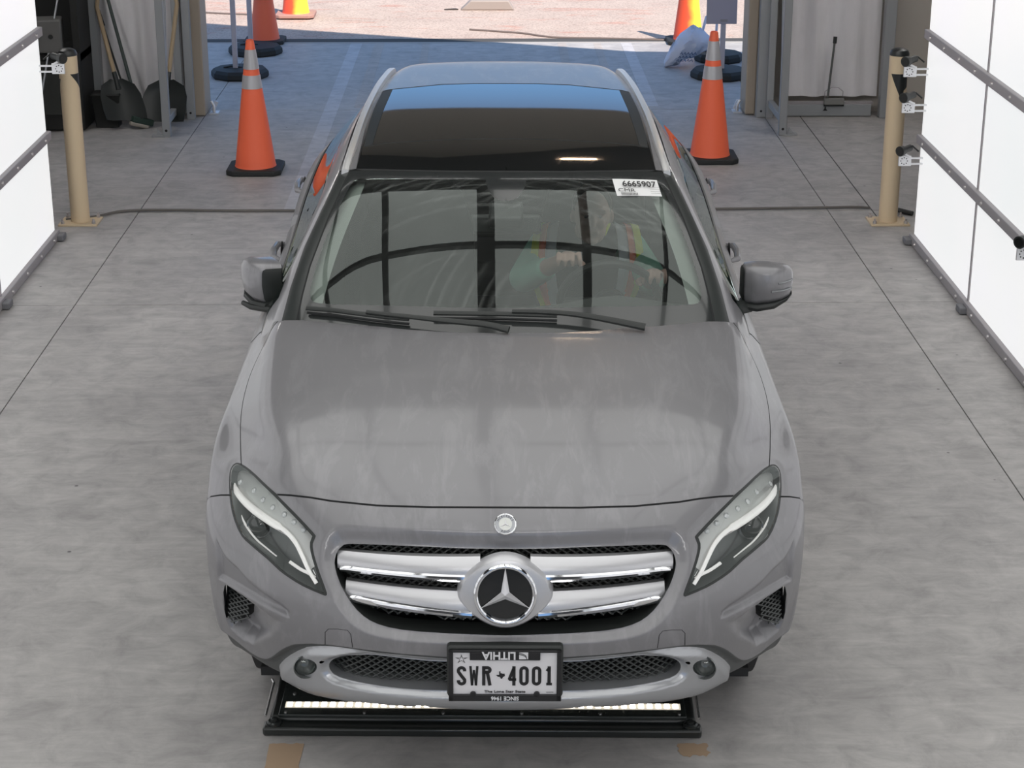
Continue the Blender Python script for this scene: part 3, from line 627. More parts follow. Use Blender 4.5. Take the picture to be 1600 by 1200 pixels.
# mesh lattices behind the openings
def lattice(name,P,depth,pitch,wire,parent,dy=.0,both=True,yz=None):
    P=np.array(P); A=skin(P[:,0],P[:,1])
    x0,x1=A[:,0].min()-.02,A[:,0].max()+.02; z0,z1=A[:,2].min()-.02,A[:,2].max()+.02
    if both: x1=0
    # depth as function of x from the outline
    cx=np.polyfit(A[:,0],A[:,1]-.30*(A[:,2]-A[:,2].mean()),4 if both else 1); zm=A[:,2].mean()
    yf=lambda x,z: float(np.polyval(cx,x))+.30*(z-zm)+depth
    mb=MB(); outl=A[:,[0,2]]
    def wirepath(pts):
        run=[]
        for p in pts:
            if inside(outl,np.array([p[0]]),np.array([p[1]]))[0]: run.append(p)
            else:
                if len(run)>1: mb.tube([(a,yf(a,b),b) for a,b in run],wire,5,False)
                run=[]
        if len(run)>1: mb.tube([(a,yf(a,b),b) for a,b in run],wire,5,False)
    n=int((x1-x0+(z1-z0)*2)/pitch)+2
    for k in range(-int((z1-z0)*2/pitch)-2,n):
        for sgn in (1,-1):
            xs=x0+k*pitch; L=(z1-z0); m=max(4,int(L/.012))
            wirepath([((xs+ (i/m)*L*1.7) if sgn>0 else (xs+(1-i/m)*L*1.7), z0+i/m*L) for i in range(m+1)])
    if both: mb.mirror()
    o=mb.build(name,MESHM,parent)
    # dark chamber behind
    bk=MB(); vs=[(a,yf(a,b)+.03,b) for a,b in outl]; c=outl.mean(0)
    fs=[(i,(i+1)%len(vs),len(vs)) for i in range(len(vs))]; bk.add(vs+[(c[0] if not both else 0,yf(c[0] if not both else 0,c[1])+.03,c[1])],fs)
    if both: bk.mirror()
    bk.build(name.replace('mesh','backing'),mat('chamber_black',(.006,.006,.006),.8),parent)
    return o
lattice('grille_mesh',g_,.065,.026,.0026,grille)
lattice('intake_mesh',l_,.055,.026,.0028,lowint)
for sx in (1,-1):
    A=ret(VENT,(.0,.05,0),False)
    if sx<0: A.v=[Vector((-v.x,v.y,v.z)) for v in A.v]
    vs=A.build('side_vent',CLADP,car)
    mbk=lattice('vent_mesh',VENT,.030,.022,.0026,vs,both=False)
    if sx<0:
        for o in (mbk,):
            pass
        for o in vs.children:
            for v in o.data.vertices: v.co.x*=-1
# --- front fog lamps
FC=np.array(FOG).mean(0); fc=onskin(FC[0],FC[1])[0]
for sx in (1,-1):
    c=Vector((fc[0]*sx,fc[1],fc[2])); R=Matrix.Rotation(math.radians(12)*(-sx)*-1,4,'Z')@Matrix.Rotation(math.radians(90-8),4,'X')
    b=MB().lathe([(.034,.004),(.036,.0),(.033,-.004),(.030,-.02),(.012,-.035),(0,-.036)],c,28,R.to_3x3(),False)
    o=b.build('fog_lamp',mat('fog_reflector',(.22,.23,.23),.25,.6),car)
    MB().lathe([(.029,-.012),(.022,-.006),(0,-.003)],c,24,R.to_3x3()).build('fog_lens',LENSG,o)
# --- grille slats
def ysl(x,z): return .045+.40*x*x+.30*(z-.70)
def slat(sx,xo,xi,ztop,zbot,zc1,zc2,xoc):
    """functions of u in 0..1 from outer to inner end"""
    rings=[];n=16
    for i in range(n+1):
        u=i/n; x=-(xo+(xi-xo)*u)*1.0; zt,zb=ztop(u),zbot(u); zm=zc1(u)
        Y=lambda z:ysl(x,z)
        R_=[(x,Y(zt)+.035,zt-.004),(x,Y(zt)+.006,zt+.001),(x,Y(zt)-.001,zt-.004),(x,Y((zt+zm)/2)-.008,(zt+zm)/2),(x,Y(zm)-.010,zm+.002),(x,Y(zb)-.004,zb+.004),(x,Y(zb)+.03,zb+.004)]
        rings.append([Vector((p[0]*-sx,p[1],p[2])) for p in R_])
    return rings
for sx in (-1,1):
    for (xo,xi,zt0,zt1,zb0,zb1,c0,c1) in ((.474,.070,.756,.776,.7085,.7135,.726,.734),(.450,.080,.678,.681,.629,.617,.6515,.6355)):
        lt=lambda u,a=zt0,b=zt1:a+(b-a)*u; lb=lambda u,a=zb0,b=zb1:a+(b-a)*u; lc=lambda u,a=c0,b=c1:a+(b-a)*u
        mb=MB().loft(slat(sx,xo,xi,lt,lb,lc,None,None)); o=recalc(mb.build('grille_slat',SILVER,grille,sharp=30))
        # chrome strip on the lower lip of the slat
        rg=[]
        for i in range(17):
            u=i/16; x=(xo-.008+(xi+.020-xo)*u); z1,z0=lc(u),lb(u)+.001; y=ysl(x,(z0+z1)/2)-.004
            if i==0: z1=z0+(z1-z0)*.75
            rg.append([Vector((x*sx,y-.007,z1)),Vector((x*sx,y-.014,z1-.003)),Vector((x*sx,y-.016,(z0+z1)/2)),Vector((x*sx,y-.012,z0)),Vector((x*sx,y+.0,z0-.001))])
        recalc(MB().loft(rg).build('chrome_strip',CHROME,o))
# hub carrying the emblem
EC=Vector((0,.018,.690)); ER=Matrix.Rotation(math.radians(90-8.5),3,'X')       # local z -> towards the front, slightly up
hub=MB(); rings=[]
for zz,k in ((-.05,1.22),(-.02,1.20),(-.004,1.12),(.0,1.03)):
    ring=[]
    for j in range(48):
        a=2*PI*j/48; rx=.088*k; rz=.088*k
        wid=1+ (0.26 if k>1.1 else .1)*abs(math.cos(a))**3
        ring.append(EC+ER@Vector((rx*math.cos(a)*wid,rz*math.sin(a)*(1.0 if k<1.15 else 1.0),zz)))
    rings.append(ring)
hub.loft(rings); recalc(hub.build('emblem_hub',SILVER,grille))
mb=MB(); mb.tube([EC+ER@Vector((.0815*math.cos(a),.0815*math.sin(a),.008)) for a in np.linspace(0,2*PI,64,endpoint=False)],.0072,12,closed=True)
ring=mb.build('emblem_ring',CHROME,grille)
MB().lathe([(.078,.0),(.078,.003),(0,.004)],EC,48,ER).build('emblem_disc',BLACKG,ring)
def star(c,R,r,h,w,z0):
    v=[Vector((0,0,z0+h))]; 
    for k in range(3):
        a=PI/2+2*PI*k/3; v.append(Vector((r*math.cos(a),r*math.sin(a),z0+h*.25)))
        b=a+PI/3; v.append(Vector((w*math.cos(b),w*math.sin(b),z0)))
    fs=[]
    for k in range(3):
        tip=1+2*k; n1=2+2*k; n0=1+(2*k-1)%6 if k>0 else 6
        fs+=[(0,tip,n1),(0,n0,tip)]
    return [c+R@p for p in v],fs
sv,sf=star(EC,ER,.079,.012,.0135,.006); mk('emblem_star',sv,sf,STARM,ring,False)
# --- round badge on the nose
bp=skin(np.array([0.]),np.array([7.62]))[0]; bn=Vector(skin_n(np.array([0.]),np.array([7.62]))[0]); 
zax=bn.normalized(); xax=Vector((1,0,0)); yax=zax.cross(xax).normalized(); BR=Matrix((xax,yax,zax)).transposed()
bc=Vector(bp)
badge=MB().lathe([(.031,-.004),(.031,.002),(.029,.0035),(0,.0035)],bc,40,BR).build('nose_badge',CHROME,car)
MB().lathe([(.0275,.0036),(.0275,.0040),(0,.0040)],bc,40,BR).build('badge_ring',mat('badge_grey',(.42,.43,.46),.4,.4),badge)
MB().lathe([(.0185,.0041),(.0185,.0046),(0,.0046)],bc,40,BR).build('badge_face',mat('badge_white',(.70,.71,.68),.35,.2),badge)
sv,sf=star(bc,BR,.0175,.002,.0028,.005); mk('badge_star',sv,sf,STARM,badge,False)
for wd,a0,a1 in (('MERCEDES',150,30),('BENZ',-115,-65)):
    for i,chh in enumerate(wd):
        a=math.radians(a0+(a1-a0)*i/(len(wd)-1)); rot=a-PI/2 if a0>0 else a+PI/2
        M=Matrix.Translation(bc)@BR.to_4x4()@Matrix.Translation((.0228*math.cos(a),.0228*math.sin(a),.0042))@Matrix.Rotation(rot,4,'Z')
        text(chh,.0085,M,GAPM,badge,'lettering',1,.0003)
# --- licence plate with dealer frame
pc=Vector((0,-.034,.466))
PR=Matrix.Rotation(math.radians(90),4,'X'); PM=lambda x,z,y=0: Matrix.Translation(pc+Vector((x,-y,z)))@PR
br=MB().box(pc+Vector((0,.028,.004)),(.324,.04,.160)).build('plate_bracket',BLACKP,car,True,bevel=.008)
PLW=mat('plate_white',(.74,.73,.75),.4); PLK=mat('plate_black',(.012,.012,.014),.4)
plate=MB().box(pc,(.304,.003,.150)).build('licence_plate',PLW,br,True,bevel=.002)
def frame_prism(polyo,holes,nm,y0,h):
    pass
fr=MB()
W,Hh=.157,.0795
fr.box(pc+Vector((0,-.005,-Hh+.010)),(2*W,.008,.020)).box(pc+Vector((0,-.005,Hh-.0035)),(2*W,.008,.007)).box(pc+Vector((-W+.0065,-.005,0)),(.013,.008,2*Hh)).box(pc+Vector((W-.0065,-.005,0)),(.013,.008,2*Hh))
fr.box(pc+Vector((0,-.005,Hh-.0185)),(.196,.0075,.0245))
for x in (-.089,.089): fr.cyl(pc+Vector((x,-.0015,-Hh+.021)),pc+Vector((x,-.009,-Hh+.021)),.0085,n=20)
frame=fr.build('plate_frame',PLK,br,True,bevel=.0015)
def tx(b,s,x,z,m,xs=1,rot=0,off=0,y=.0095,nm='lettering',ext=.0005): return text(b,s,Matrix.Translation(pc+Vector((x,-y,z)))@PR@Matrix.Rotation(rot,4,'Z'),m,br,nm,xs,ext,'CENTER',off)
# characters: built as strokes so that they are tall and narrow like the stamped ones
def stroke_char(ch,x,z,w,h,th,m):
    mb=MB(); y=.0025
    def bar(a,b,t=th):
        a=Vector((a[0],0,a[1])); b=Vector((b[0],0,b[1])); d=(b-a); L=d.length; an=math.atan2(d.z,d.x)
        mb.box(pc+Vector((x,-y,z))+(a+b)/2,(L+t*.0,.0012,t),(0,-an,0))
    def poly(pts,t=th):
        P=[Vector((p[0],0,p[1])) for p in pts]; L=[];R=[]
        for i,p in enumerate(P):
            d=(P[min(i+1,len(P)-1)]-P[max(i-1,0)]).normalized(); nn=Vector((-d.z,0,d.x))*t/2; L.append(p+nn); R.append(p-nn)
        b0=pc+Vector((x,-y-.0006,z)); b1=pc+Vector((x,-y+.0006,z)); n=len(P)
        vs=[b0+p for p in L]+[b0+p for p in R]+[b1+p for p in L]+[b1+p for p in R]; fs=[]
        for i in range(n-1): fs+=[(i,i+1,n+i+1,n+i),(i,2*n+i,2*n+i+1,i+1),(n+i,n+i+1,3*n+i+1,3*n+i)]
        fs+=[(0,n,3*n,2*n),(n-1,3*n-1,4*n-1,2*n-1)]
        mb.add(vs,fs)
    a=w/2-th/2; b=h/2-th/2; r=a
    def arc(cx,cz,r1,r2,a0,a1,n=10): return [(cx+r1*math.cos(math.radians(a0+(a1-a0)*i/n)),cz+r2*math.sin(math.radians(a0+(a1-a0)*i/n))) for i in range(n+1)]
    if ch=='0': P=arc(0,b-r,r,r,0,180)+arc(0,-b+r,r,r,180,360); poly(P+[P[0],P[1]])
    elif ch=='S': poly([(a,b-r*1.3)]+arc(0,b-r,r,r,10,180)+[(-a,b-r-.004),(a*.2-.003,.001)]+[(a,-b+r+.004)]+arc(0,-b+r,r,r,0,-170)+[(-a,-b+r*1.3)])
    elif ch=='W': bar((-a*1.1,b+th/2),(-a*.62,-b-th/2),th*.72); bar((-a*.62,-b-th/2+.001),(0,b*.7),th*.55); bar((0,b*.7),(a*.62,-b-th/2+.001),th*.55); bar((a*.62,-b-th/2),(a*1.1,b+th/2),th*.72)
    elif ch=='R': bar((-a,-b-th/2),(-a,b+th/2)); poly([(-a,b)]+arc(a-r*.8,b-r*.8,r*.8,r*.8,90,-90)+[(-a,b-r*1.6)]); bar((a*.15,b-r*1.6),(a,-b-th/2))
    elif ch=='4': bar((a*.5,-b-th/2),(a*.5,b+th/2)); poly([(a*.5,b+.0),(-a,-b*.42),(-a,-b*.45),(a*1.25,-b*.45)],th*.9)
    elif ch=='1': bar((0,-b),(0,b+th/2)); bar((-a*.85,b*.62),(0,b),th*.8); bar((-a,-b),(a,-b),th*.8)
    mb.build('plate_character',m,plate,False)
xs_=[-.120,-.0855,-.0495,.0215,.054,.089,.124]
for ch,x in zip('SWR4001',xs_):
    # pixel fit: characters stand a little below the middle
    stroke_char(ch,x-.001,-.0025,.0265 if ch!='1' else .025,.060,.0092,PLK)
# lone-star outline at the upper left corner, state silhouette between the groups
sp=[]; 
for k in range(10):
    r=.018 if k%2==0 else .0055; a=PI/2+k*PI/5; sp.append((r*math.cos(a),r*math.sin(a)*.85))
o=MB().prism(sp,PM(-.121,.0495,.0018),.0008).build('plate_star',PLK,plate,False)
sp2=[(x*.62,y*.62) for x,y in sp]; MB().prism(sp2,PM(-.121,.0495,.0027),.0004).build('plate_star_face',PLW,o,False)
tex=[(-.004,.011),(-.0005,.011),(-.0005,.0055),(.006,.0035),(.0105,.004),(.0115,-.003),(.0065,-.0065),(.003,-.0125),(.0005,-.0115),(-.0015,-.007),(-.0045,-.0055),(-.007,-.006),(-.012,-.0005),(-.004,-.0002)]
MB().prism([(x*1.05,y*1.0) for x,y in tex],PM(-.012,.0005,.002),.0008).build('state_outline',PLK,plate,False)
WHT=mat('lettering_white',(.72,.72,.74),.5)
tx('The Lone Star State',.0105,0,-.0520,PLK,1.35,0,.0002,.003)
tx('LITHIA',.0330,-.0165,.0650,WHT,.95,PI,.0009,.0092)
MB().prism([(-.0125,-.0105),(.0125,-.0105),(.0125,.0105),(-.0125,.0105)],PM(.0515,.0640,.0088),.0008).build('frame_logo',WHT,frame,False)
for q in range(2):
    MB().tube([pc+Vector((.0515+dx,-.0101,.0640+dz-q*.004)) for dx,dz in ((-.0125,.009),(-.002,.006),(.006,.001),(.009,-.0105+q*.004))],.0010,6).build('logo_line',PLK,frame)
tx('SINCE 1946',.0165,0,-.0695,WHT,.95,PI,.0004,.0093)
tx('••••••••',.006,.125,-.0535,PLK,1.2,0,.0001,.003)
# --- head lamps
def lsurf(P,d,f=BODY): P=np.array(P); return f(P[:,0],P[:,1])-d*BODY.nrm(P[:,0],P[:,1])
EYEBROW=[(-7.499,7.718),(-6.963,7.519),(-6.409,7.4),(-5.857,7.326),(-5.289,7.249),(-4.808,7.151),(-4.5,6.944),(-4.31,6.63),(-4.122,6.193),(-3.924,5.791)]
STRIP2=[(-7.24,7.451),(-6.838,7.193),(-6.386,6.917),(-5.882,6.631),(-5.52,6.497),(-5.172,6.355)]
STRIP3=[(-4.746,6.31),(-4.416,6.148),(-4.17,6.068),(-4.005,5.95)]
LEDS=[(-7.108,7.789),(-6.245,7.758),(-5.763,7.657),(-5.333,7.593),(-4.89,7.535),(-4.568,7.418),(-4.278,7.287)]
AMBER=[(-7.396,7.54),(-6.979,7.218),(-6.637,6.953),(-6.373,6.717)]
UPPER=EYEBROW[:9]+[(-3.93,6.4),(-3.99,6.77),(-4.0,7.0),(-3.97,7.15),(-4.5,7.56),(-5.1,7.86),(-5.7,8.03),(-6.4,8.19),(-6.9,8.30),(-7.25,8.29),(-7.40,8.1),(-7.45,7.9)]
GUIDE=mat('light_guide_white',(.85,.85,.83),.18,.1,.6,emit=(1,.98,.95),estr=.35); LAMPD=mat('lamp_interior_grey',(.17,.18,.18),.35,.3); LAMPS=mat('lamp_bezel_silver',(.62,.63,.62),.3,.5)
AMB=mat('amber_reflector',(.55,.25,.13),.3,.1); BULB=mat('led_lens',(.75,.77,.78),.08,.2,.8)
def patch(P,d,mb,res=.16):
    """surface patch inside outline P at depth d below the skin"""
    P=np.array(P); s0,t0=P.min(0); s1,t1=P.max(0); gx,gy=np.meshgrid(np.arange(s0,s1,res),np.arange(t0,t1,res)); gx=gx.ravel(); gy=gy.ravel()
    k=inside(P,gx,gy)&(dist(P,gx,gy)>.03)
    v,t=cdt(np.stack([gx[k],gy[k]],1),[([tuple(p) for p in P],True)]); c=v[t].mean(1); t=t[inside(P,c[:,0],c[:,1])]
    dd=d(v[:,0],v[:,1])[:,None] if callable(d) else d
    A=BODY(v[:,0],v[:,1])-dd*BODY.nrm(v[:,0],v[:,1])
    nn=np.cross(A[t[:,1]]-A[t[:,0]],A[t[:,2]]-A[t[:,0]]); fl=(nn*BODY.nrm(v[t[:,0],0],v[t[:,0],1])).sum(1)<0
    t=np.where(fl[:,None],t[:,::-1],t); mb.add(list(A),[tuple(f) for f in t]); return mb
def flip(mb,sx):
    if sx>0: mb.v=[Vector((-v.x,v.y,v.z)) for v in mb.v]; mb.f=[f[::-1] for f in mb.f]
    return mb
for i,sx in enumerate((-1,1)):
    A=lsurf(LAMPI,.006); B=lsurf(shrink(LAMPI,.06),.075); n=len(A)
    mb=MB().add([*A,*B],[(i_,(i_+1)%n,n+(i_+1)%n,n+i_) for i_ in range(n)])
    hl=flip(mb,sx).build('headlamp',LAMPD,car)
    flip(patch(shrink(LAMPI,.05),.072,MB()),sx).build('reflector_bowl',LAMPD,hl)
    LENS[i].parent=hl
    flip(patch(UPPER,lambda s,t:.030+0*s,MB()),sx).build('bezel',LAMPS,hl)
    def path(L,sub=4): return smooth_line(L,False,sub)
    Pp=path(EYEBROW); pts=lsurf(Pp,.020); m=len(pts)
    flip(MB().tube(pts,[.0085+.003*math.sin(PI*min(1,k/m*1.3)) if k<m*.5 else .0085-.003*(k/m) for k in range(m)],10,flat=.6),sx).build('light_guide',GUIDE,hl)
    pts=lsurf(path([(a+.10,b-.16) for a,b in EYEBROW[1:9]]),.040); flip(MB().tube(pts,.0022,6),sx).build('trim_line',CHROME,hl)
    flip(MB().tube(lsurf(path(STRIP2),.030),[.0045-.0025*k/(4*5) for k in range(21)],8),sx).build('light_guide',GUIDE,hl)
    flip(MB().tube(lsurf(path(STRIP3),.030),.005,8,flat=.6),sx).build('light_guide',GUIDE,hl)
    for s,t in LEDS:
        c=Vector(lsurf([(s,t)],.029)[0]); mb=MB()
        nz=Vector(BODY.nrm(np.array([s]),np.array([t]))[0]); xa=nz.orthogonal().normalized(); Rm=Matrix((xa,nz.cross(xa),nz)).transposed()
        mb.lathe([(.0095,-.002),(.0090,.002),(.006,.005),(0,.0065)],c,16,Rm); flip(mb,sx).build('led',BULB,hl)
    ps,pt=-6.0,7.02; c=Vector(lsurf([(ps,pt)],.048)[0]); Rm=(Matrix.Rotation(math.radians(-18),3,'Z')@Matrix.Rotation(math.radians(76),3,'X'))
    pj=flip(MB().lathe([(.040,-.03),(.040,0),(.037,.006),(.034,.004)],c,32,Rm,False),sx).build('projector',CHROME,hl)
    flip(MB().lathe([(.034,.0),(.030,.010),(.018,.018),(0,.021)],c,28,Rm),sx).build('projector_lens',BLACKG,hl)
    flip(MB().tube(lsurf(path(AMBER),.022),.009,8,flat=.5),sx).build('amber_reflector',AMB,hl)
# --- greenhouse: windshield, pillars, roof, windows, tailgate
FRIT=[(.02,2.825),(-1.0,2.818),(-2.0,2.822),(-2.95,2.824),(-3.14,2.80),(-3.24,2.72),(-3.29,2.55),(-3.30,2.1),(-3.31,1.45),(-3.31,1.08),(-3.275,.923),(-3.185,.83),(-3.01,.812),(-2.16,.864),(-1.33,.888),(-.79,.887),(.02,.883)]
FRIT=smooth_line(FRIT,False,2)
BRK=[(.02,2.87),(-.37,2.86),(-.35,2.78),(-.303,2.634),(-.2,2.501),(-.06,2.448),(.02,2.445)]
GE=[(-3.53,3.0),(-3.525,2.6),(-3.515,2.195),(-3.50,1.371),(-3.49,.888),(-3.46,.0)]
cl=MB()
gs=np.concatenate([np.arange(-7,0,.125),[0.]]); gt=np.arange(0,10.01,.125)
SG,TG=np.meshgrid(gs,gt); SG=SG.ravel(); TG=TG.ravel()
WT=[(.02,2.995),(-1.0,2.988),(-2.0,2.998),(-3.0,3.01),(-4.05,3.02)]
PI_=[(-4.05,9.0),(-4.05,5.9),(-4.05,3.02),(-4.0,2.6),(-3.99,1.7),(-4.0,.95),(-4.01,0.)]
RB=[(.02,3.825),(-.6,3.82),(-1.33,3.785),(-1.85,3.757),(-2.53,3.712),(-3.2,3.64)]
SRr=[(.02,5.943),(-.7,5.935),(-1.4,5.888),(-2.2,5.75),(-2.95,5.70),(-3.3,5.66)]
WO=[(-5.1,.9),(-5.15,3.0),(-5.1,5.0),(-5.1,7.6)]; WB=[(-6.7,.75),(-6.7,8.0)]
RS=[(-3.3,3.02),(-3.3,5.66)]; GS=[(-2.93,3.67),(-2.86,4.2),(-2.80,4.87),(-2.83,5.71)]
TE=[(.02,7.95),(-2.,7.95),(-4.05,7.9),(-5.1,7.6),(-7,8.0)]
PB=[(-5.1,5.15),(-6.7,5.3)]
cseams=[(WT,.03),(RB,.03),(SRr,.04),(GE,.05),(GS,.018),(PI_[2:],.012),(WB,.03)]
callp=[(FRIT+[],True),(BRK,True),(WO,False),(RS,False),(PI_,False),(TE,False)]
keep=np.ones(SG.shape,bool)
for P,w in cseams: keep&=dist(P,SG,TG,False)>w
for P,c in callp: keep&=(dist(P,SG,TG,c)>.02)|(SG==0)
lines=list(callp)
for P,w in cseams:
    L,R=band(P,w); lines+=[(L,False),(R,False),(P,False)]
V2,T2=cdt(np.stack([SG[keep],TG[keep]],1),lines); C=V2[T2].mean(1); cs,ct=C[:,0],C[:,1]
k=np.full(len(T2),'paint',dtype='U16')
k[(cs>-4.02)&(ct<3.0)]='trim'; k[(cs>tline([(a,b) for a,b in [(0,0)]],cs)*0-3.49)&(ct<3.0)]='frit'
wst=np.interp(cs,[-4.05,-3,-2,-1,0],[3.02,3.01,2.998,2.988,2.995]); k[(cs>-3.5)&(ct<wst)]='frit'; k[(cs<=-3.5)&(cs>-4.0)&(ct<wst)]='trim'
k[inside(FRIT,cs,ct)]='glass'; k[inside(BRK,cs,ct)]='frit'
k[(cs>-3.3)&(ct>wst)&(ct<5.95)]='rooffront'
rbt=np.interp(cs,[-3.2,-2.53,-1.85,-1.33,-.6,0],[3.64,3.712,3.757,3.785,3.82,3.825]); srt=np.interp(cs,[-3.3,-2.95,-2.2,-1.4,-.7,0],[5.66,5.70,5.75,5.888,5.935,5.943])
k[(cs>-3.3)&(ct>rbt)&(ct<srt)]='roofside'; gsx=np.interp(ct,[3.67,4.2,4.87,5.71],[-2.93,-2.86,-2.80,-2.83]); k[(cs>gsx)&(ct>rbt)&(ct<srt)]='sunroof'
k[(cs>-3.3)&(ct>=srt)]='paint'
k[(cs<-5.1)&(cs>-6.7)&(ct>.9)&(ct<7.6)]='win'; k[(cs<=-6.7)]='belt'
k[(cs<-5.1)&(cs>-6.7)&(np.abs(ct-5.2)<.16)]='bpillar'
k[(ct>8.95)&(cs>-4)]='rearwin'
for P,w in cseams: k[(dist(P,cs,ct,False)<w/2)]='gap'
k[cs>0]='drop'
def cgroove(P,V2,Nn):
    P=P.copy()
    for L,w in cseams:
        d=dist(L,V2[:,0],V2[:,1],False); kk=d<.004; P[kk]-=Nn[kk]*.005
    return P
cab=half_mesh(lambda s,t:CABIN(s,t),lambda s,t:CABIN.nrm(s,t),V2,T2,k,{
 'windshield':('glass',WSG,'both'),'windshield_border':('frit',mat('frit_black',(.03,.033,.033),.12,0,.4),'both'),'pillar_trim':('trim',mat('pillar_black',(.028,.032,.031),.30),'side'),
 'roof_and_pillars':('paint',PAINT,'both'),'roof_front_panel':('rooffront',BLACKG,'both'),'roof_side_strip':('roofside',BLACKP,'side'),
 'glass_roof':('sunroof',mat('tinted_roof_glass',(.012,.014,.014),.045,0,.5),'both'),'side_window':('win',SIDEG,'side'),'belt_trim':('belt',BLACKP,'side'),
 'door_pillar':('bpillar',BLACKG,'side'),'rear_window':('rearwin',BLACKG,'both'),'roof_gap':('gap',GAPM,'both')},lambda n:car,cgroove)
# roof rails
for sx in (-1,1):
    pts=smooth_line([(.584,1.975,1.422),(.577,2.08,1.452),(.569,2.234,1.475),(.562,2.643,1.494),(.549,3.221,1.486),(.534,3.663,1.464),(.524,3.90,1.440),(.521,3.985,1.415)],False,5)
    rings=[]
    for i,p in enumerate(pts):
        w=.0125; hgt=.028 if 1<i<len(pts)-2 else .022
        x,y,z=p; rings.append([Vector((sx*(x+a),y,z+b)) for a,b in ((-w,-hgt),(-w,-.004),(-w*.6,0),(w*.6,0),(w,-.006),(w*1.1,-hgt))])
    recalc(MB().loft(rings).build('roof_rail',RAILM,car,sharp=50))
# sticker on the windshield (laid on the glass, lettering only; no code block)
STP=[(1.921,2.831),(3.18,2.809),(3.125,2.52),(1.93,2.519)]
def cabp(s,t,d): s=np.atleast_1d(np.asarray(s,float)); t=np.atleast_1d(np.asarray(t,float)); return CABIN(s,t)+d*CABIN.nrm(s,t)
vs=[];nx,ny=10,4
for j in range(ny+1):
    for i in range(nx+1):
        u,v=i/nx,j/ny; a=np.array(STP[0])*(1-u)+np.array(STP[1])*u; b=np.array(STP[3])*(1-u)+np.array(STP[2])*u; p=a*(1-v)+b*v
        vs.append(cabp(p[0],p[1],.0012)[0])
fs=[(j*(nx+1)+i,j*(nx+1)+i+1,(j+1)*(nx+1)+i+1,(j+1)*(nx+1)+i) for j in range(ny) for i in range(nx)]
STK=mat('label_white',(.82,.82,.82),.5)
stk=mk('windshield_label',vs,[f[::-1] for f in fs],STK,car)
q0,q1,q3=Vector(vs[0]),Vector(vs[nx]),Vector(vs[ny*(nx+1)])
ux=(q1-q0); uy=(q0-q3); L1=ux.length; L2=uy.length
def sttext(b,size,u,v,xs=1.0,off=0,mt=PLK):
    c=q0*(1-u)+q1*u; c3=c+(q3-q0)*v; ux_=ux.normalized(); un=ux_.cross(uy.normalized()).normalized(); uyn=un.cross(ux_)
    cc=np.array(STP[0])*(1-u)*(1-v)+np.array(STP[1])*u*(1-v)+np.array(STP[3])*(1-u)*v+np.array(STP[2])*u*v
    cp_=Vector(cabp(cc[0],cc[1],.0062)[0])
    M=Matrix((ux_,uyn,un)).transposed().to_4x4(); M.translation=cp_
    return text(b,size,M,mt,stk,'lettering',xs,.0003,'CENTER',off)
sttext('6665907',.050,.50,.38,.70,.0006)
sttext('CMR',.030,.20,.74,1.0,-.0002)
sttext('•••••••••',.008,.22,.60,1.0)
sttext('||||||||||||',.015,.24,.93,1.3,.0003)
for i,v in enumerate((.56,.68,.80,.90)): sttext('——————',.010,.86,v,.62,0,mat('label_grey',(.35,.35,.35),.6))
# wipers
for B_,A_ in (([(-3.198,.635),(-2.64,.676),(-2.124,.666),(-1.69,.644),(-1.303,.627)],[(-1.955,.667),(-1.303,.627),(-.765,.58),(-.253,.53),(.04,.45)]),
              ([(-.969,.729),(-.429,.732),(.083,.726),(.683,.703)],[(.083,.736),(.511,.725),(.944,.679),(1.389,.583),(1.926,.44)])):
    B_=np.array(smooth_line(B_,False,4)); A_=np.array(smooth_line(A_,False,4)); n=len(A_)
    w=MB().tube(cabp(A_[:,0],A_[:,1],.030),[.007+.007*i/n for i in range(n)],8,flat=.7).build('wiper',BLACKP,car)
    MB().tube(cabp(B_[:,0],B_[:,1],.020),.009,8,flat=.7).build('wiper_blade',BLACKP,w)
    MB().tube(cabp(B_[:,0],B_[:,1]-.035,.008),.005,6).build('wiper_rubber',GAPM,w)
# cowl under the glass
MB().box((0,1.22,1.02),(1.45,.35,.02)).build('cowl',BLACKP,car,False)
MB().prism([(-.03,-.004),(.03,-.004),(.03,.004),(-.03,.004)],Matrix.Translation(Vector(cabp(2.55,.45,.002)[0]))@Matrix.Rotation(math.radians(27),4,'X'),.001).build('vin_tab',mat('tab_grey',(.45,.46,.44),.5),car)
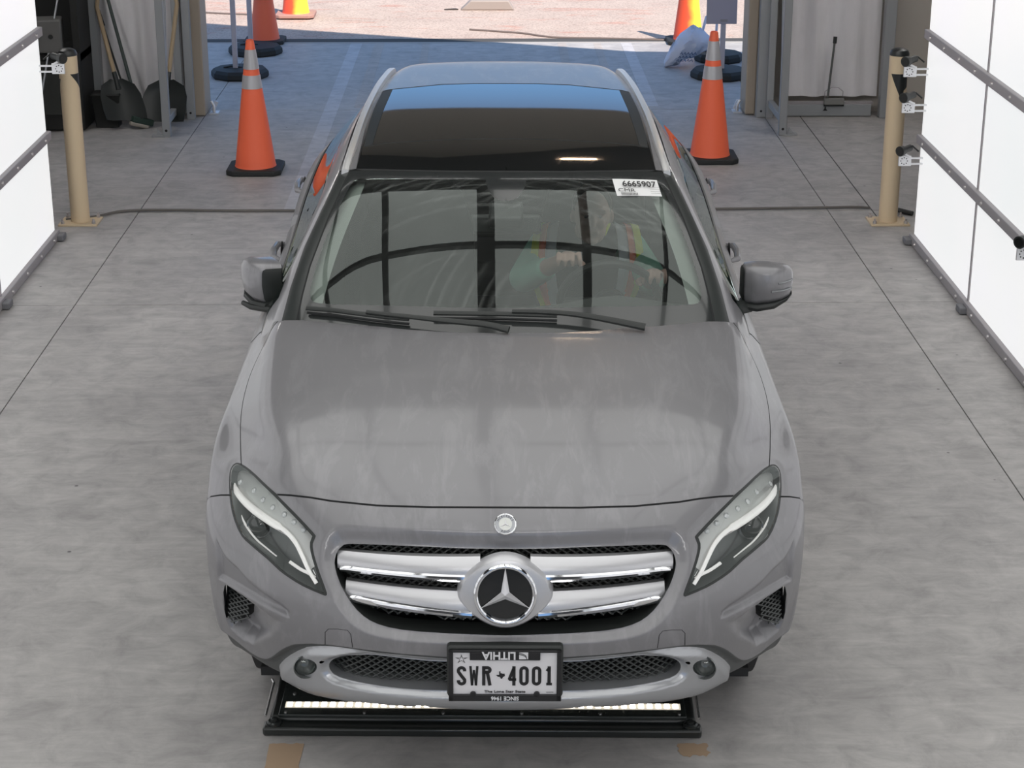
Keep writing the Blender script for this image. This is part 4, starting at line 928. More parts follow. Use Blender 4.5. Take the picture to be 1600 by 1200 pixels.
# door mirrors: right in the photo open, left folded back so its black inner side faces the front
def mirror(sx,c,rot,fold):
    M=Matrix.Translation(c)@Matrix.Rotation(rot,4,'Z')
    # shell cross sections along local x (inner -> outer), front = -y
    def sec(x,zt,zb,yf,yb,ch=.02):
        return [M@Vector((sx*x,y,z)) for y,z in ((yb,zt-ch*.3),(yf+ch*1.4,zt),(yf+ch*.5,zt-ch*.35),(yf+.002,zt-ch*1.2),(yf,(zt+zb)/2),(yf+.006,zb+ch*.9),(yf+ch,zb),(yb,zb))]
    rings=[sec(-.088,.050,-.058,-.018,.05),sec(-.080,.062,-.072,-.035,.052),sec(-.045,.066,-.070,-.058,.055),sec(0,.066,-.062,-.066,.055),sec(.045,.062,-.055,-.058,.055),sec(.075,.055,-.045,-.038,.052),sec(.086,.040,-.030,-.012,.048)]
    mr=recalc(MB().loft(rings).build('door_mirror',PAINT,car,sharp=60))
    rg=[]
    for x,zt,zb,yf,yb in ((-.0885,.052,-.066,-.026,.051),(-.094,.040,-.056,-.012,.046)):
        rg.append(sec(x,zt,zb,yf,yb,.012))
    recalc(MB().loft(rg).build('mirror_inner_side',BLACKP,mr))
    MB().add([M@Vector((sx*a,.056,b)) for a,b in ((-.078,.055),(.07,.048),(.078,-.03),(.04,-.05),(-.074,-.06))],[(0,1,2,3,4)]).build('mirror_glass',CHROME,mr,False)
    # black foot under the shell and arm to the door
    rg=[]
    for x,zt,zb,yf,yb in ((-.092,-.070,-.098,-.022,.045),(-.04,-.068,-.096,-.056,.05),(.02,-.058,-.084,-.060,.05),(.065,-.046,-.062,-.04,.05),(.085,-.032,-.042,-.012,.045)):
        rg.append(sec(x,zt,zb,yf,yb,.010))
    recalc(MB().loft(rg).build('mirror_foot',BLACKP,mr))
    # small turn-signal slots in the shell
    for z,x0,x1 in ((.012,.028,.080),(-.018,.005,.078)):
        if not fold: MB().tube([M@Vector((sx*(x0+(x1-x0)*i/6),float(np.interp(x0+(x1-x0)*i/6,[0,.045,.075,.086],[-.066,-.058,-.038,-.012])),z+.006*i/6)) for i in range(7)],.0042,8).build('signal_lamp',mat('signal_grey',(.30,.31,.32),.25,.5),mr)
    return mr
m1=mirror(1,Vector((.925,1.66,1.098)),0,False)
m2=mirror(-1,Vector((-.870,1.71,1.096)),math.radians(-64),True)
for sx,a,b in ((1,(.79,1.62,1.018),(.86,1.66,1.012)),(-1,(-.79,1.62,1.018),(-.885,1.70,1.008))):
    MB().tube([a,((a[0]+b[0])/2,(a[1]+b[1])/2-.01,1.012),b],[.030,.026,.028],12,flat=.7).build('mirror_arm',BLACKP,m1 if sx>0 else m2)
MB().tube([(-.80,1.60,1.005),(-.90,1.66,1.0),(-.935,1.70,1.002)],[.014,.012,.009],8).build('folded_hinge',BLACKP,m2)
# door handles
for sx in (-1,1):
    for y,z,x in ((2.52,.955,.893),(3.42,1.0,.892)):
        h=MB().tube([(sx*(x-.008),y-.11,z),(sx*(x+.022),y-.085,z+.004),(sx*(x+.030),y,z+.008),(sx*(x+.024),y+.085,z+.008),(sx*(x-.006),y+.11,z+.004)],[.008,.013,.014,.013,.008],10).build('door_handle',PAINT,car)
        MB().lathe([(.0,.0),(.04,.002),(.045,0)],(sx*(x-.003),y,z),16,Matrix.Rotation(sx*PI/2,3,'Y')).build('handle_recess',GAPM,h)
# wheels
for wy in (.885,3.585):
    for sx in (-1,1):
        T=Matrix.Rotation(sx*PI/2,3,'Y'); c=(sx*.708,wy+.03,.338 - sx*.0035)
        w=MB().lathe([(.21,-.105),(.30,-.112),(.33,-.095),(.338,-.06),(.338,.06),(.33,.095),(.30,.108),(.235,.10),(.22,.085)],c,48,T,False).build('wheel',TYRE,car)
        rm=MB().lathe([(.222,-.1),(.215,-.05),(.215,.07),(.228,.098),(.222,.100),(.205,.085),(.20,.04)],c,40,T,False)
        rm.lathe([(.0,.085),(.05,.085),(.06,.06),(.06,0),(0,0)],c,24,T)
        for q in range(5):
            a=2*PI*q/5
            for da in (-.09,.09):
                p0=Vector(c)+T@Vector((.05*math.cos(a),.05*math.sin(a),.065)); p1=Vector(c)+T@Vector((.212*math.cos(a+da),.212*math.sin(a+da),.078)); rm.tube([p0,p1],[.020,.014],6)
        rm.build('rim',ALLOY,w)
    MB().lathe([(.40,-.80),(.40,.80)],(0,wy,.34),36,Matrix.Rotation(PI/2,3,'Y')).build('wheel_arch_liner',BLACKP,car) if False else None
# dark underbody and bulkheads so that no light passes through the shell
ub=MB().box((0,2.3,.21),(1.50,3.7,.03)).box((0,1.02,.62),(1.40,.03,.80)).box((0,4.15,.62),(1.30,.03,.8))
ub.build('underbody',GAPM,car,False)
# ---- interior
INT=mat('interior_grey',(.055,.058,.056),.7); INTL=mat('interior_light_trim',(.30,.335,.31),.8); SEATM=mat('seat_black',(.045,.047,.046),.6)
# A-pillar and header lining
for sx in (-1,1):
    rgs=[]
    for t in np.linspace(.75,2.95,14):
        ss=np.array([2.92+.08*(3-t)/2,3.3,3.7,4.1])*sx; P_=CABIN(ss,np.full(4,t))-.030*CABIN.nrm(ss,np.full(4,t)); P_[0]-=.0; rgs.append([Vector(p) for p in P_])
    MB().loft(rgs,closed=False).build('pillar_lining',INTL,car)
rgs=[]
for s in np.linspace(-3.9,3.9,24):
    tt=np.array([2.93,3.3,4.2,5.8,7.8]); P_=CABIN(np.full(5,s),tt)-.030*CABIN.nrm(np.full(5,s),tt); rgs.append([Vector(p) for p in P_])
MB().loft(rgs,closed=False).build('headliner',INT,car)
dash=[]
for x in np.linspace(-.70,.70,15):
    c_=x*x*.25; bulge=.045*math.exp(-((x-.385)/.18)**2)
    dash.append([Vector((x,1.16+c_*.3,.96)),Vector((x,1.22+c_*.3,1.020)),Vector((x,1.36+c_*.5,1.025)),Vector((x,1.52+c_*.4,1.02+bulge*.5)),Vector((x,1.64+c_*.2,1.005+bulge)),Vector((x,1.69,.96+bulge*.6)),Vector((x,1.70,.80)),Vector((x,1.66,.62)),Vector((x,1.3,.55))])
recalc(MB().loft(dash).build('dashboard',INT,car))
MB().box((0,1.80,.60),(.24,.30,.5)).build('centre_console',INT,car,True,bevel=.03)
# steering wheel
wc=Vector((.385,1.98,.925)); wa=math.radians(24)
WRm=Matrix.Rotation(math.radians(90-24)*-1,3,'X')       # local z points to the driver, up
def wp(a,r,h=0): return wc+Vector((r*math.cos(a),-math.sin(a)*r*math.sin(wa)*1.0,r*math.sin(a)*math.cos(wa)))+Vector((0,h*math.cos(wa),h*math.sin(wa)))
sw=MB().tube([wp(a,.182) for a in np.linspace(0,2*PI,40,endpoint=False)],.0155,10,closed=True).build('steering_wheel',BLACKP,car)
mb=MB()
for a in (0,PI,-PI/2): mb.tube([wp(a,.05,-.01),wp(a,.182)],[.024,.014],8,flat=.5)
mb.tube([wp(0,0,-.03),wp(0,0,.01)],[.07,.055],20); mb.build('wheel_spokes',BLACKP,sw)
MB().tube([wp(0,0,-.02),wp(0,0,-.32)],[.05,.05],14).build('steering_column',INT,car)
def seat(x):
    st=MB(); rg=[]
    for y,z,w,th in ((2.45,.50,.24,.06),(2.52,.53,.25,.07),(2.80,.52,.25,.07),(2.92,.52,.24,.07)):
        rg.append([Vector((x+a*w,y,z+b*th)) for a,b in ((-1,-.8),(-1,.6),(-.85,1),(-.3,.75),(.3,.75),(.85,1),(1,.6),(1,-.8))])
    st.loft(rg)
    rg=[]
    for y,z,w,th in ((2.88,.50,.23,.07),(2.93,.70,.245,.07),(2.99,.92,.235,.06),(3.03,1.08,.19,.05),(3.045,1.11,.15,.04)):
        rg.append([Vector((x+a*w,y+b*th,z)) for a,b in ((-1,-.9),(-1,.6),(-.6,1),(.6,1),(1,.6),(1,-.9),(.7,-.5),(-.7,-.5))])
    st.loft(rg); s=recalc(st.build('front_seat',SEATM,car,True,bevel=.0))
    rg=[]
    for z,w,d in ((1.13,.11,.03),(1.16,.13,.045),(1.25,.135,.05),(1.31,.11,.04),(1.325,.07,.02)):
        rg.append([Vector((x+w*math.cos(a),3.04+d*math.sin(a),z)) for a in np.linspace(0,2*PI,16,endpoint=False)])
    hr=recalc(MB().loft(rg).build('head_restraint',SEATM,s)); MB().cyl((x-.05,3.04,1.08),(x-.05,3.04,1.15),.006).cyl((x+.05,3.04,1.08),(x+.05,3.04,1.15),.006).build('restraint_posts',CHROME,hr)
    return s
seat(-.37); seat(.37)
MB().box((0,3.55,.60),(1.3,.5,.16)).box((0,3.85,.84),(1.3,.14,.5),(math.radians(-14),0,0)).build('rear_seat',SEATM,car,True,bevel=.04)
MB().box((0,2.4,.30),(1.45,2.6,.03)).build('cabin_floor',INT,car,False)
for sx in (-1,1):
    MB().box((sx*.74,2.5,.66),(.04,2.3,.66)).build('door_lining',INT,car,True,bevel=.01)
# interior mirror and sensor box
c_=Vector(cabp(0,2.35,-.05)[0]); rv=MB().box(c_+Vector((.0,.05,-.035)),(.25,.03,.07),(math.radians(-8),0,0)).build('interior_mirror',BLACKP,car,True,bevel=.012)
MB().box(c_+Vector((0,.01,.01)),(.12,.10,.05),(math.radians(25),0,0)).build('sensor_box',BLACKP,rv,True,bevel=.01)

# ------------------------------------------------------------------ the driver (coordinates local to the car, moved to the seat base)
CM=Matrix.Translation(CARO)@Euler((0,math.radians(.25),-math.radians(.56))).to_matrix().to_4x4()
PB0=Vector((.34,2.72,.56))
per=empty('person',CM@PB0,(0,math.radians(.25),-math.radians(.56)),'driver in a black vest with lime and orange trim over a mint shirt','person')
def blob(name,parts,m,parent,voxel=.007,smooth=4):
    mb=MB()
    for p in parts:
        if p[0]=='c':   # capsule chain: points with radii
            pts=[Vector(q[:3])-PB0 for q in p[1]]; rs=[q[3] for q in p[1]]
            for a,b,ra,rb in zip(pts,pts[1:],rs,rs[1:]): mb.cyl(a,b,ra,rb,14)
            for a,r in zip(pts,rs): mb.lathe([(0,-r)]+[(r*math.cos(t),r*math.sin(t)) for t in np.linspace(-1.3,1.3,7)]+[(0,r)],a,12)
        else:           # ellipsoid: centre, radii, rot
            c=Vector(p[1])-PB0; R=Euler(p[3]).to_matrix() if len(p)>3 else Matrix.Identity(3); S=Matrix.Diagonal(p[2])
            mb.lathe([(0,-1)]+[(math.cos(t),math.sin(t)) for t in np.linspace(-1.35,1.35,11)]+[(0,1)],c,20,R@S)
    o=mb.build(name,m,None)
    r=o.modifiers.new('r','REMESH'); r.mode='VOXEL'; r.voxel_size=voxel; r.use_smooth_shade=True
    s=o.modifiers.new('s','SMOOTH'); s.iterations=smooth; s.factor=.5
    dg=bpy.context.evaluated_depsgraph_get(); dg.update(); me=bpy.data.meshes.new_from_object(o.evaluated_get(dg)); 
    o.modifiers.clear(); old=o.data; o.data=me; bpy.data.meshes.remove(old)
    for p in me.polygons: p.use_smooth=True
    o.parent=parent; return o
SKIN=mat('skin',(.60,.40,.33),.55); HAIR=mat('short_grey_hair',(.20,.17,.15),.8); VEST=mat('vest_black',(.020,.022,.022),.75)
SHIRT=mat('mint_shirt',(.26,.60,.46),.8); LIME=mat('lime_trim',(.80,.90,.04),.6); ORNG=mat('orange_trim',(1.0,.16,.04),.6); REFL=mat('silver_reflective',(.66,.70,.78),.4,.1); TROU=mat('dark_trousers',(.03,.035,.05),.8)
HC=Vector((.338,2.45,1.135))
nk=(.325,2.55,1.02)
def finger(pts,rs): return ('c',[(*p,r) for p,r in zip(pts,rs)])
Rh=Vector((.232,2.02,1.075)); Lh=Vector((.545,1.985,1.02))
bodyparts=[('e',(.325,2.72,.62),(.165,.13,.12)),('c',[(.325,2.70,.62,.14),(.32,2.66,.80,.135),(.318,2.60,.93,.13)]),('c',[(.20,2.58,.97,.06),(.325,2.57,.985,.075),(.45,2.58,.97,.06)]),
 ('c',[(.322,2.58,1.0,.06),(.332,2.50,1.07,.054)]),
 ('e',tuple(HC),(.070,.090,.093)),('e',tuple(HC+Vector((0,-.035,-.055))),(.055,.060,.058)),
 ('c',[(HC.x,HC.y-.088,HC.z+.012,.010),(HC.x,HC.y-.108,HC.z-.018,.013)]),('e',tuple(HC+Vector((-.028,-.076,-.025))),(.022,.016,.018)),('e',tuple(HC+Vector((.028,-.076,-.025))),(.022,.016,.018)),
 ('c',[(HC.x-.045,HC.y-.078,HC.z+.026,.010),(HC.x,HC.y-.086,HC.z+.024,.009),(HC.x+.045,HC.y-.078,HC.z+.026,.010)]),
 ('c',[(HC.x-.018,HC.y-.094,HC.z-.052,.006),(HC.x+.018,HC.y-.094,HC.z-.052,.006)]),('e',tuple(HC+Vector((0,-.082,-.088))),(.022,.018,.016)),
 ('e',tuple(HC+Vector((-.076,.0,-.010))),(.010,.018,.028)),('e',tuple(HC+Vector((.076,.0,-.010))),(.010,.018,.028)),
 # right arm (left in the photo) reaching to the wheel
 ('c',[(.155,2.57,.975,.055),(.075,2.42,.885,.046),(.11,2.30,.935,.040),(.195,2.10,1.035,.030),(.215,2.055,1.062,.027)]),
 ('c',[(.495,2.57,.975,.055),(.575,2.42,.885,.046),(.565,2.30,.90,.040),(.545,2.10,.975,.030),(.545,2.04,1.0,.027)]),
 # legs
 ('c',[(.24,2.66,.60,.085),(.25,2.25,.66,.070),(.27,1.95,.42,.050),(.29,1.85,.38,.045)]),('c',[(.43,2.66,.60,.085),(.46,2.25,.66,.070),(.46,1.95,.42,.050),(.47,1.85,.38,.045)])]
def hand(c,sx):
    c=Vector(c); P=[('e',tuple(c),(.040,.030,.030),(0,0,sx*.3))]
    for i,(dx,L) in enumerate(((-.030,.052),(-.010,.058),(.011,.055),(.031,.046))):
        a=c+Vector((dx,-.018,.012)); k=a+Vector((dx*.25,-L*.45,.020)); m_=k+Vector((dx*.1,-L*.38,-.018)); e=m_+Vector((0,L*.10,-.022))
        P.append(finger([a,k,m_,e],[.0105,.0098,.0088,.0078]))
    a=c+Vector((-sx*.034,.004,-.008)); P.append(finger([a,a+Vector((-sx*.022,-.016,-.010)),a+Vector((-sx*.012,-.044,-.012))],[.0125,.0108,.0092]))
    return P
bodyparts+=hand(Rh,-1)+hand(Lh,1)
pb=blob('body',bodyparts,SKIN,per,.0058,2)
blob('shirt',[('c',[(.325,2.70,.60,.148),(.32,2.66,.80,.143),(.318,2.60,.93,.138)]),('c',[(.20,2.58,.97,.068),(.325,2.575,.98,.082),(.45,2.58,.97,.068)]),
 ('c',[(.155,2.57,.972,.066),(.072,2.42,.882,.060),(.105,2.31,.928,.054),(.150,2.205,.98,.046)]),('c',[(.495,2.57,.972,.066),(.578,2.42,.882,.060),(.568,2.31,.898,.054),(.556,2.21,.93,.046)])],SHIRT,per,.008,3)
vest=blob('vest',[('c',[(.325,2.70,.60,.158),(.32,2.66,.80,.155),(.318,2.60,.93,.150)]),('c',[(.215,2.58,.985,.074),(.325,2.58,.985,.088),(.435,2.58,.985,.074)])],VEST,per,.008,3)
def strip(name,pts,w,m,parent,up):
    up=Vector(up).normalized(); P=[Vector(p)-PB0 for p in smooth_line(pts,False,4)]; rg=[]
    for i,p in enumerate(P):
        d=(P[min(i+1,len(P)-1)]-P[max(i-1,0)]).normalized(); s=d.cross(up).normalized()*w/2; rg.append([p-s,p-s+up*.004,p+s+up*.004,p+s])
    return recalc(MB().loft(rg).build(name,m,parent,False))
for sx in (-1,1):
    X_=lambda d:.322+sx*d
    # lime outer edge, orange, silver band running over each shoulder to the waist; bold arcs round the arm holes
    for d,w,m,dy,nm in ((.208,.030,LIME,0,'lime_piping'),(.182,.030,ORNG,-.004,'orange_trim'),(.146,.044,REFL,-.008,'reflective_band')):
        strip(nm,[(X_(d*.85),2.62,1.045),(X_(d*.92),2.545+dy,1.060),(X_(d*.98),2.470+dy,1.0),(X_(d),2.445+dy,.93),(X_(d*.95),2.455+dy,.84),(X_(d*.78),2.48+dy,.74)],w,m,vest,(sx*.25,-.85,.45))
strip('collar_trim',[(.40,2.575,1.085),(.405,2.53,1.075),(.385,2.49,1.04)],.022,LIME,vest,(.5,-.6,.6))
for sx,nm in ((-1,'a'),(1,'b')):
    MB().lathe([(.0,-.006),(.006,-.004),(.007,0),(.005,.004),(0,.0055)],HC+Vector((sx*.028,-.083,.010))-PB0,12,Matrix.Rotation(PI/2,3,'X')).build('eye',mat('eye_dark',(.05,.04,.04),.3),per)
hp=[('e',tuple(HC+Vector((0,.022,.030))),(.080,.090,.085))]
hair=blob('hair',hp,HAIR,per,.006,2)
# keep only the rear cap of the hair shell
bm=bmesh.new(); bm.from_mesh(hair.data); cc=HC-PB0
bmesh.ops.delete(bm,geom=[v for v in bm.verts if (v.co.y-cc.y)<-.012-.9*(v.co.z-cc.z-.05)*0+ (v.co.z-cc.z)*.35-.01 or v.co.z<cc.z-.035],context='VERTS'); bm.to_mesh(hair.data); bm.free()
so=hair.modifiers.new('t','SOLIDIFY'); so.thickness=.004
trou=blob('trousers',[('e',(.325,2.72,.62),(.172,.14,.12)),('c',[(.24,2.66,.60,.093),(.25,2.25,.66,.078),(.27,1.95,.42,.060)]),('c',[(.43,2.66,.60,.093),(.46,2.25,.66,.078),(.46,1.95,.42,.060)])],TROU,per,.009,2)
for x in (.285,.475): MB().box(Vector((x,1.82,.345))-PB0,(.09,.24,.07)).build('shoe',mat('shoe_black',(.02,.02,.02),.6),per,True,bevel=.02)

# ------------------------------------------------------------------ under-car light bar scanner
sb=empty('undercar_scanner',(-.028,5.045,0),(0,0,math.radians(-1.4)),label='low black scanner tray with an LED light bar below the front bumper',cat='scanner')
SBK=mat('scanner_black',(.018,.021,.020),.32,0,.3); SCW=mat('screw_steel',(.6,.6,.6),.25,.9)
MB().box((0,.33,.022),(1.33,.58,.044)).build('tray',SBK,sb,True,bevel=.012)
MB().box((0,.32,.047),(1.27,.56,.010)).build('top_plate',mat('scanner_plate',(.022,.027,.026),.22,0,.5),sb,True,bevel=.002)
MB().box((0,.018,.016),(1.36,.05,.030)).build('front_rail',SBK,sb,True,bevel=.008)
LEDB=MB().box((0,.10,.0515),(1.24,.035,.004)); lb=LEDB.build('light_window',mat('led_window',(.5,.48,.42),.3,emit=(1,.90,.74),estr=.55),sb,False)
ledm=mat('led_chip',(.9,.9,.8),.3,emit=(1,.93,.80),estr=9)
mb=MB()
for i in range(46): mb.box((-.606+i*.0269,.10,.0545),(.015,.024,.002))
mb.build('led_row',ledm,lb,False)
for i in range(6): MB().cyl((-.613+i*.2452,.055,.052),(-.613+i*.2452,.055,.0555),.0055,n=12).build('screw',SCW,sb)
for x in (-.60,.60): MB().cyl((x,.170,.052),(x,.170,.0555),.0055,n=12).build('screw',SCW,sb)
for x in (-.645,.645):
    MB().lathe([(.024,0),(.024,.008),(.019,.012),(.012,.012),(.012,.018),(.008,.020),(0,.020)],(x,.022,.030),20).build('corner_bolt',mat('black_bolt',(.05,.055,.055),.25,.6),sb)
for x in (-.675,.675): MB().tube([(x,.04,.046),(x,.20,.052),(x,.24,.052),(x*1.01,.25,.060)],.004,6).build('edge_clip',SCW,sb)
# worn paint patches on the floor
def patchy(name,x0,x1,y0,y1,seed,label):
    r=random.Random(seed); n=9; top=[(x0+(x1-x0)*i/n,y1+r.uniform(-.004,.004)) for i in range(n+1)]; bot=[(x0+(x1-x0)*i/n,y0+r.uniform(-.012,.012)) for i in range(n,-1,-1)]
    L=[(x0+r.uniform(-.006,.004),y0+(y1-y0)*i/5) for i in range(1,5)]; R=[(x1+r.uniform(-.006,.008),y1-(y1-y0)*i/5) for i in range(1,5)]
    poly=top+R+bot+L
    o=MB().prism(poly,Matrix.Translation((0,0,0)),.0012).build(name,TAPE,None,False); return tag(o,label,'floor mark')
patchy('floor_patch',-.682,-.575,4.70,5.013,3,'worn tan paint patch on the concrete below the left end of the scanner tray')
patchy('floor_patch',.575,.665,4.93,4.995,5,'torn tan paint patch on the concrete below the right end of the scanner tray')

# ------------------------------------------------------------------ bollards
BOLT_T=mat('bollard_tan',(.68,.54,.36),.5); BCAP=mat('bollard_black',(.018,.02,.02),.4)
def bollard(x,y,label,tri):
    t=empty('bollard',(x,y,0),label=label,cat='bollard',group='tan steel bollards')
    MB().cyl((0,0,.012),(0,0,1.045),.0575,n=40).build('post',BOLT_T,t)
    MB().lathe([(.0585,1.035),(.0585,1.048),(.050,1.066),(.03,1.077),(0,1.080)],(0,0,0),36).build('cap',BCAP,t)
    MB().box((0,0,.006),(.24,.20,.012)).build('base_plate',BOLT_T,t,True,bevel=.003)
    for a in (-.095,.095):
        for b in (-.075,.075): MB().cyl((a,b,.012),(a,b,.028),.012,n=6).cyl((a,b,.028),(a,b,.042),.006,n=10).build('anchor_bolt',BOLT,t)
    # black chevron band wrapped round the top
    mb=MB(); 
    for a0,a1,f in tri:
        n=10; A=[];B=[]
        for i in range(n+1):
            u=i/n; a=math.radians(a0+(a1-a0)*u); zt,zb=f(u); A.append((.0583*math.cos(a),.0583*math.sin(a),zt)); B.append((.0583*math.cos(a),.0583*math.sin(a),zb))
        mb.add(A+B,[(i,i+1,n+2+i,n+1+i) for i in range(n)])
    mb.build('chevron_band',BCAP,t)
bollard(-2.525,11.2,'tan bollard with black cap standing next to the left lit panel wall',[(-70,20,lambda u:(.93+.0*u,.93-.12*u)),(190,225,lambda u:(.90,.90-.10*(1-u)))])
bollard(2.47,11.14,'tan bollard with black cap standing next to the right lit panel wall',[(215,300,lambda u:(.93,.93-.135*min(1,u*1.4)+(.05*max(0,u-.75)))),(300,330,lambda u:(.93,.83+.02*u))])
# ------------------------------------------------------------------ small cameras on silver brackets
CSIL=mat('bracket_silver',(.72,.72,.74),.35,.5)
def gadget(x,y,z,sx,label,wallx):
    t=empty('inspection_camera',(x,y,z),label=label,cat='camera',group='small cameras on silver brackets')
    R=Matrix.Rotation(sx*math.radians(-28),3,'Z')@Matrix.Rotation(math.radians(90+6),3,'X')
    # tubular body pointing towards the car
    d=Vector((-sx*.72,-.68,-.06)).normalized(); c=Vector((0,0,.035))
    MB().cyl(c-d*.055,c+d*.020,.020,n=20).cyl(c+d*.018,c+d*.048,.028,.030,20).build('camera_body',BCAP,t)
    MB().cyl(c+d*.0485,c+d*.0495,.022,n=20).build('camera_lens',BLACKG,t)
    MB().box((sx*.005,0,-.030),(.075,.012,.062)).box((sx*.015,.004,.004),(.045,.03,.012),(0,sx*.5,0)).build('bracket',CSIL,t,True,bevel=.003)
    mb=MB()
    for q in range(8): a=q*PI/4; mb.cyl((.019*math.cos(a),-.0065,-.030+.019*math.sin(a)),(.019*math.cos(a),-.0075,-.030+.019*math.sin(a)),.0035,n=8)
    mb.build('bracket_holes',GAPM,t)
    L=abs(wallx-x)
    MB().box((sx*(L/2+.02),0,-.048),(L,.016,.009)).box((sx*(L/2+.02),0,-.014),(L,.016,.009)).build('arm',CSIL,t,False)
    MB().tube([c-d*.05,c-d*.075+Vector((0,0,.008)),Vector((sx*L*.8,.02,.02))],.005,8).build('cable',BCAP,t)
gadget(-2.485,10.79,1.06,-1,'black tube camera on a silver bracket beside the left bollard',-2.60)
gadget(2.42,10.63,1.06,1,'topmost black tube camera on a silver bracket by the right bollard',2.53)
gadget(2.42,10.61,.855,1,'middle of three black tube cameras beside the right bollard',2.53)
gadget(2.42,10.60,.545,1,'lowest of three black tube cameras beside the right bollard',2.53)
gadget(2.46,8.22,.665,1,'black tube camera cut off by the right edge of the photo',2.54)

# ------------------------------------------------------------------ traffic cones
ORA=mat('cone_orange',(1.0,.17,.075),.5); CREF=mat('cone_reflective',(.50,.50,.53),.35,.25); CBL=mat('cone_base_black',(.02,.022,.022),.7)
def f_sun_side(nt,b):
    v=objco(nt); sx=N(nt,'ShaderNodeSeparateXYZ'); nt.links.new(v,sx.inputs[0]); n=noise(nt,5,3,.5,v); ad=N(nt,'ShaderNodeMath',operation='MULTIPLY_ADD'); ad.inputs[1].default_value=.12; nt.links.new(n.outputs[0],ad.inputs[0]); nt.links.new(sx.outputs[0],ad.inputs[2])
    r=ramp(nt,ad.outputs[0],[(.03,(.85,.10,.04)),(.12,(.86,.80,.06))]); nt.links.new(r.outputs[0],b.inputs['Base Color'])
SUN_SIDE=mat('sun_side_painted_cone',rough=.5,fn=f_sun_side)  # sun on the right side of the cone put into the colour as yellow
def cone(x,y,label,h=.90,m=ORA,collar=True,basem=CBL,bs=.375,rz=0.,group='orange traffic cones'):
    t=empty('traffic_cone',(x,y,0),(0,0,rz),label,'traffic cone',group)
    r=lambda z:.140-(.140-.026)*(z-.03)/(h-.03)
    MB().lathe([(r(.03)+.008,.030),(r(.04)+.002,.040),(r(.06),.06),(r(h*.5),h*.5),(r(h-.01),h-.01),(.022,h),(.016,h),(r(h*.5)-.012,h*.5-.01),(r(.04)-.012,.035)],(0,0,0),48).build('cone_body',m,t)
    b=bs/2; c=.045; oct_=[(b,b-c),(b-c,b),(-b+c,b),(-b,b-c),(-b,-b+c),(-b+c,-b),(b-c,-b),(b,-b+c)]
    MB().prism(oct_,Matrix.Translation((0,0,.002)),.036).build('cone_base',basem,t,True,bevel=.008)
    if collar:
        for z0,z1 in ((.575,.665),(.705,.835)):
            z0*=h/.9; z1*=h/.9
            mb=MB(); n=48; A=[(( r(z0)+.0022)*math.cos(2*PI*j/n)*(1+.004*math.sin(j*2.1)),(r(z0)+.0022)*math.sin(2*PI*j/n),z0) for j in range(n)]; B=[((r(z1)+.0022)*math.cos(2*PI*j/n),(r(z1)+.0022)*math.sin(2*PI*j/n),z1) for j in range(n)]
            mb.add(A+B,[(i,(i+1)%n,n+(i+1)%n,n+i) for i in range(n)]).build('reflective_collar',CREF,t)
    return t
cone(-1.60,12.56,'orange traffic cone with two silver collars left of the car')
cone(1.56,12.86,'orange traffic cone with two silver collars right of the car')
cone(-2.12,17.78,'plain orange traffic cone in the shade beyond the left sign posts',collar=False,bs=.38)
cone(-1.98,19.38,'orange traffic cone, sunlit side painted yellow, on a reddish base at the left',m=SUN_SIDE,collar=False,basem=mat('faded_base',(.42,.24,.20),.8),bs=.40)
cone(1.90,17.72,'tall orange traffic cone, sunlit side painted yellow, behind the white bag on the right',m=SUN_SIDE,collar=False,h=1.0,bs=.40)
# ------------------------------------------------------------------ sign stands with rubber bases
RUB=mat('rubber_base',(.018,.020,.020),.65); POST=mat('sign_post_white',(.52,.50,.56),.45)
SIGN=mat('sign_back',(.42,.40,.48),.5)
def stand(x,y,label,r=.25,h=1.5,off=0,plate=None,post=True,n=10,rz=0.):
    t=empty('sign_stand',(x,y,0),(0,0,rz),label,'sign stand','sign stands on rubber bases')
    mb=MB(); prof=[(r*.96,.0),(r,.015),(r*.99,.05),(r*.90,.075),(0,.080)]; mb.lathe(prof,(0,0,0),n); mb.build('rubber_base',RUB,t,sharp=25)
    MB().tube([(-r*.55,0,.078),(-r*.3,0,.090),(r*.1,0,.078)],.008,6).build('grip',RUB,t)
    if post: MB().box((off,0,h/2+.04),(.042,.042,h)).build('post',POST,t,True,bevel=.004)
    if plate: 
        px,pz,w,hh=plate; MB().box((off+px,-.028,pz+hh/2),(w,.006,hh)).build('sign_plate',SIGN,t,True,bevel=.002)
        MB().box((off,-.032,pz+.03),(.06,.008,.02)).build('plate_clamp',BATT,t,False)
stand(-2.14,16.03,'white sign post on an octagonal black rubber base behind the left cone',off=-.035,h=1.6)
stand(-2.14,17.18,'farther left sign post with a grey plate on a black rubber base',off=-.04,h=1.6,plate=(.09,.55,.30,.40))
stand(1.99,15.95,'white sign post with a grey plate on a black rubber base behind the right cone',off=.02,h=1.5,plate=(-.02,.46,.26,.6))
stand(2.08,16.75,'black rubber sign base under the white bag on the right',r=.22,post=False)
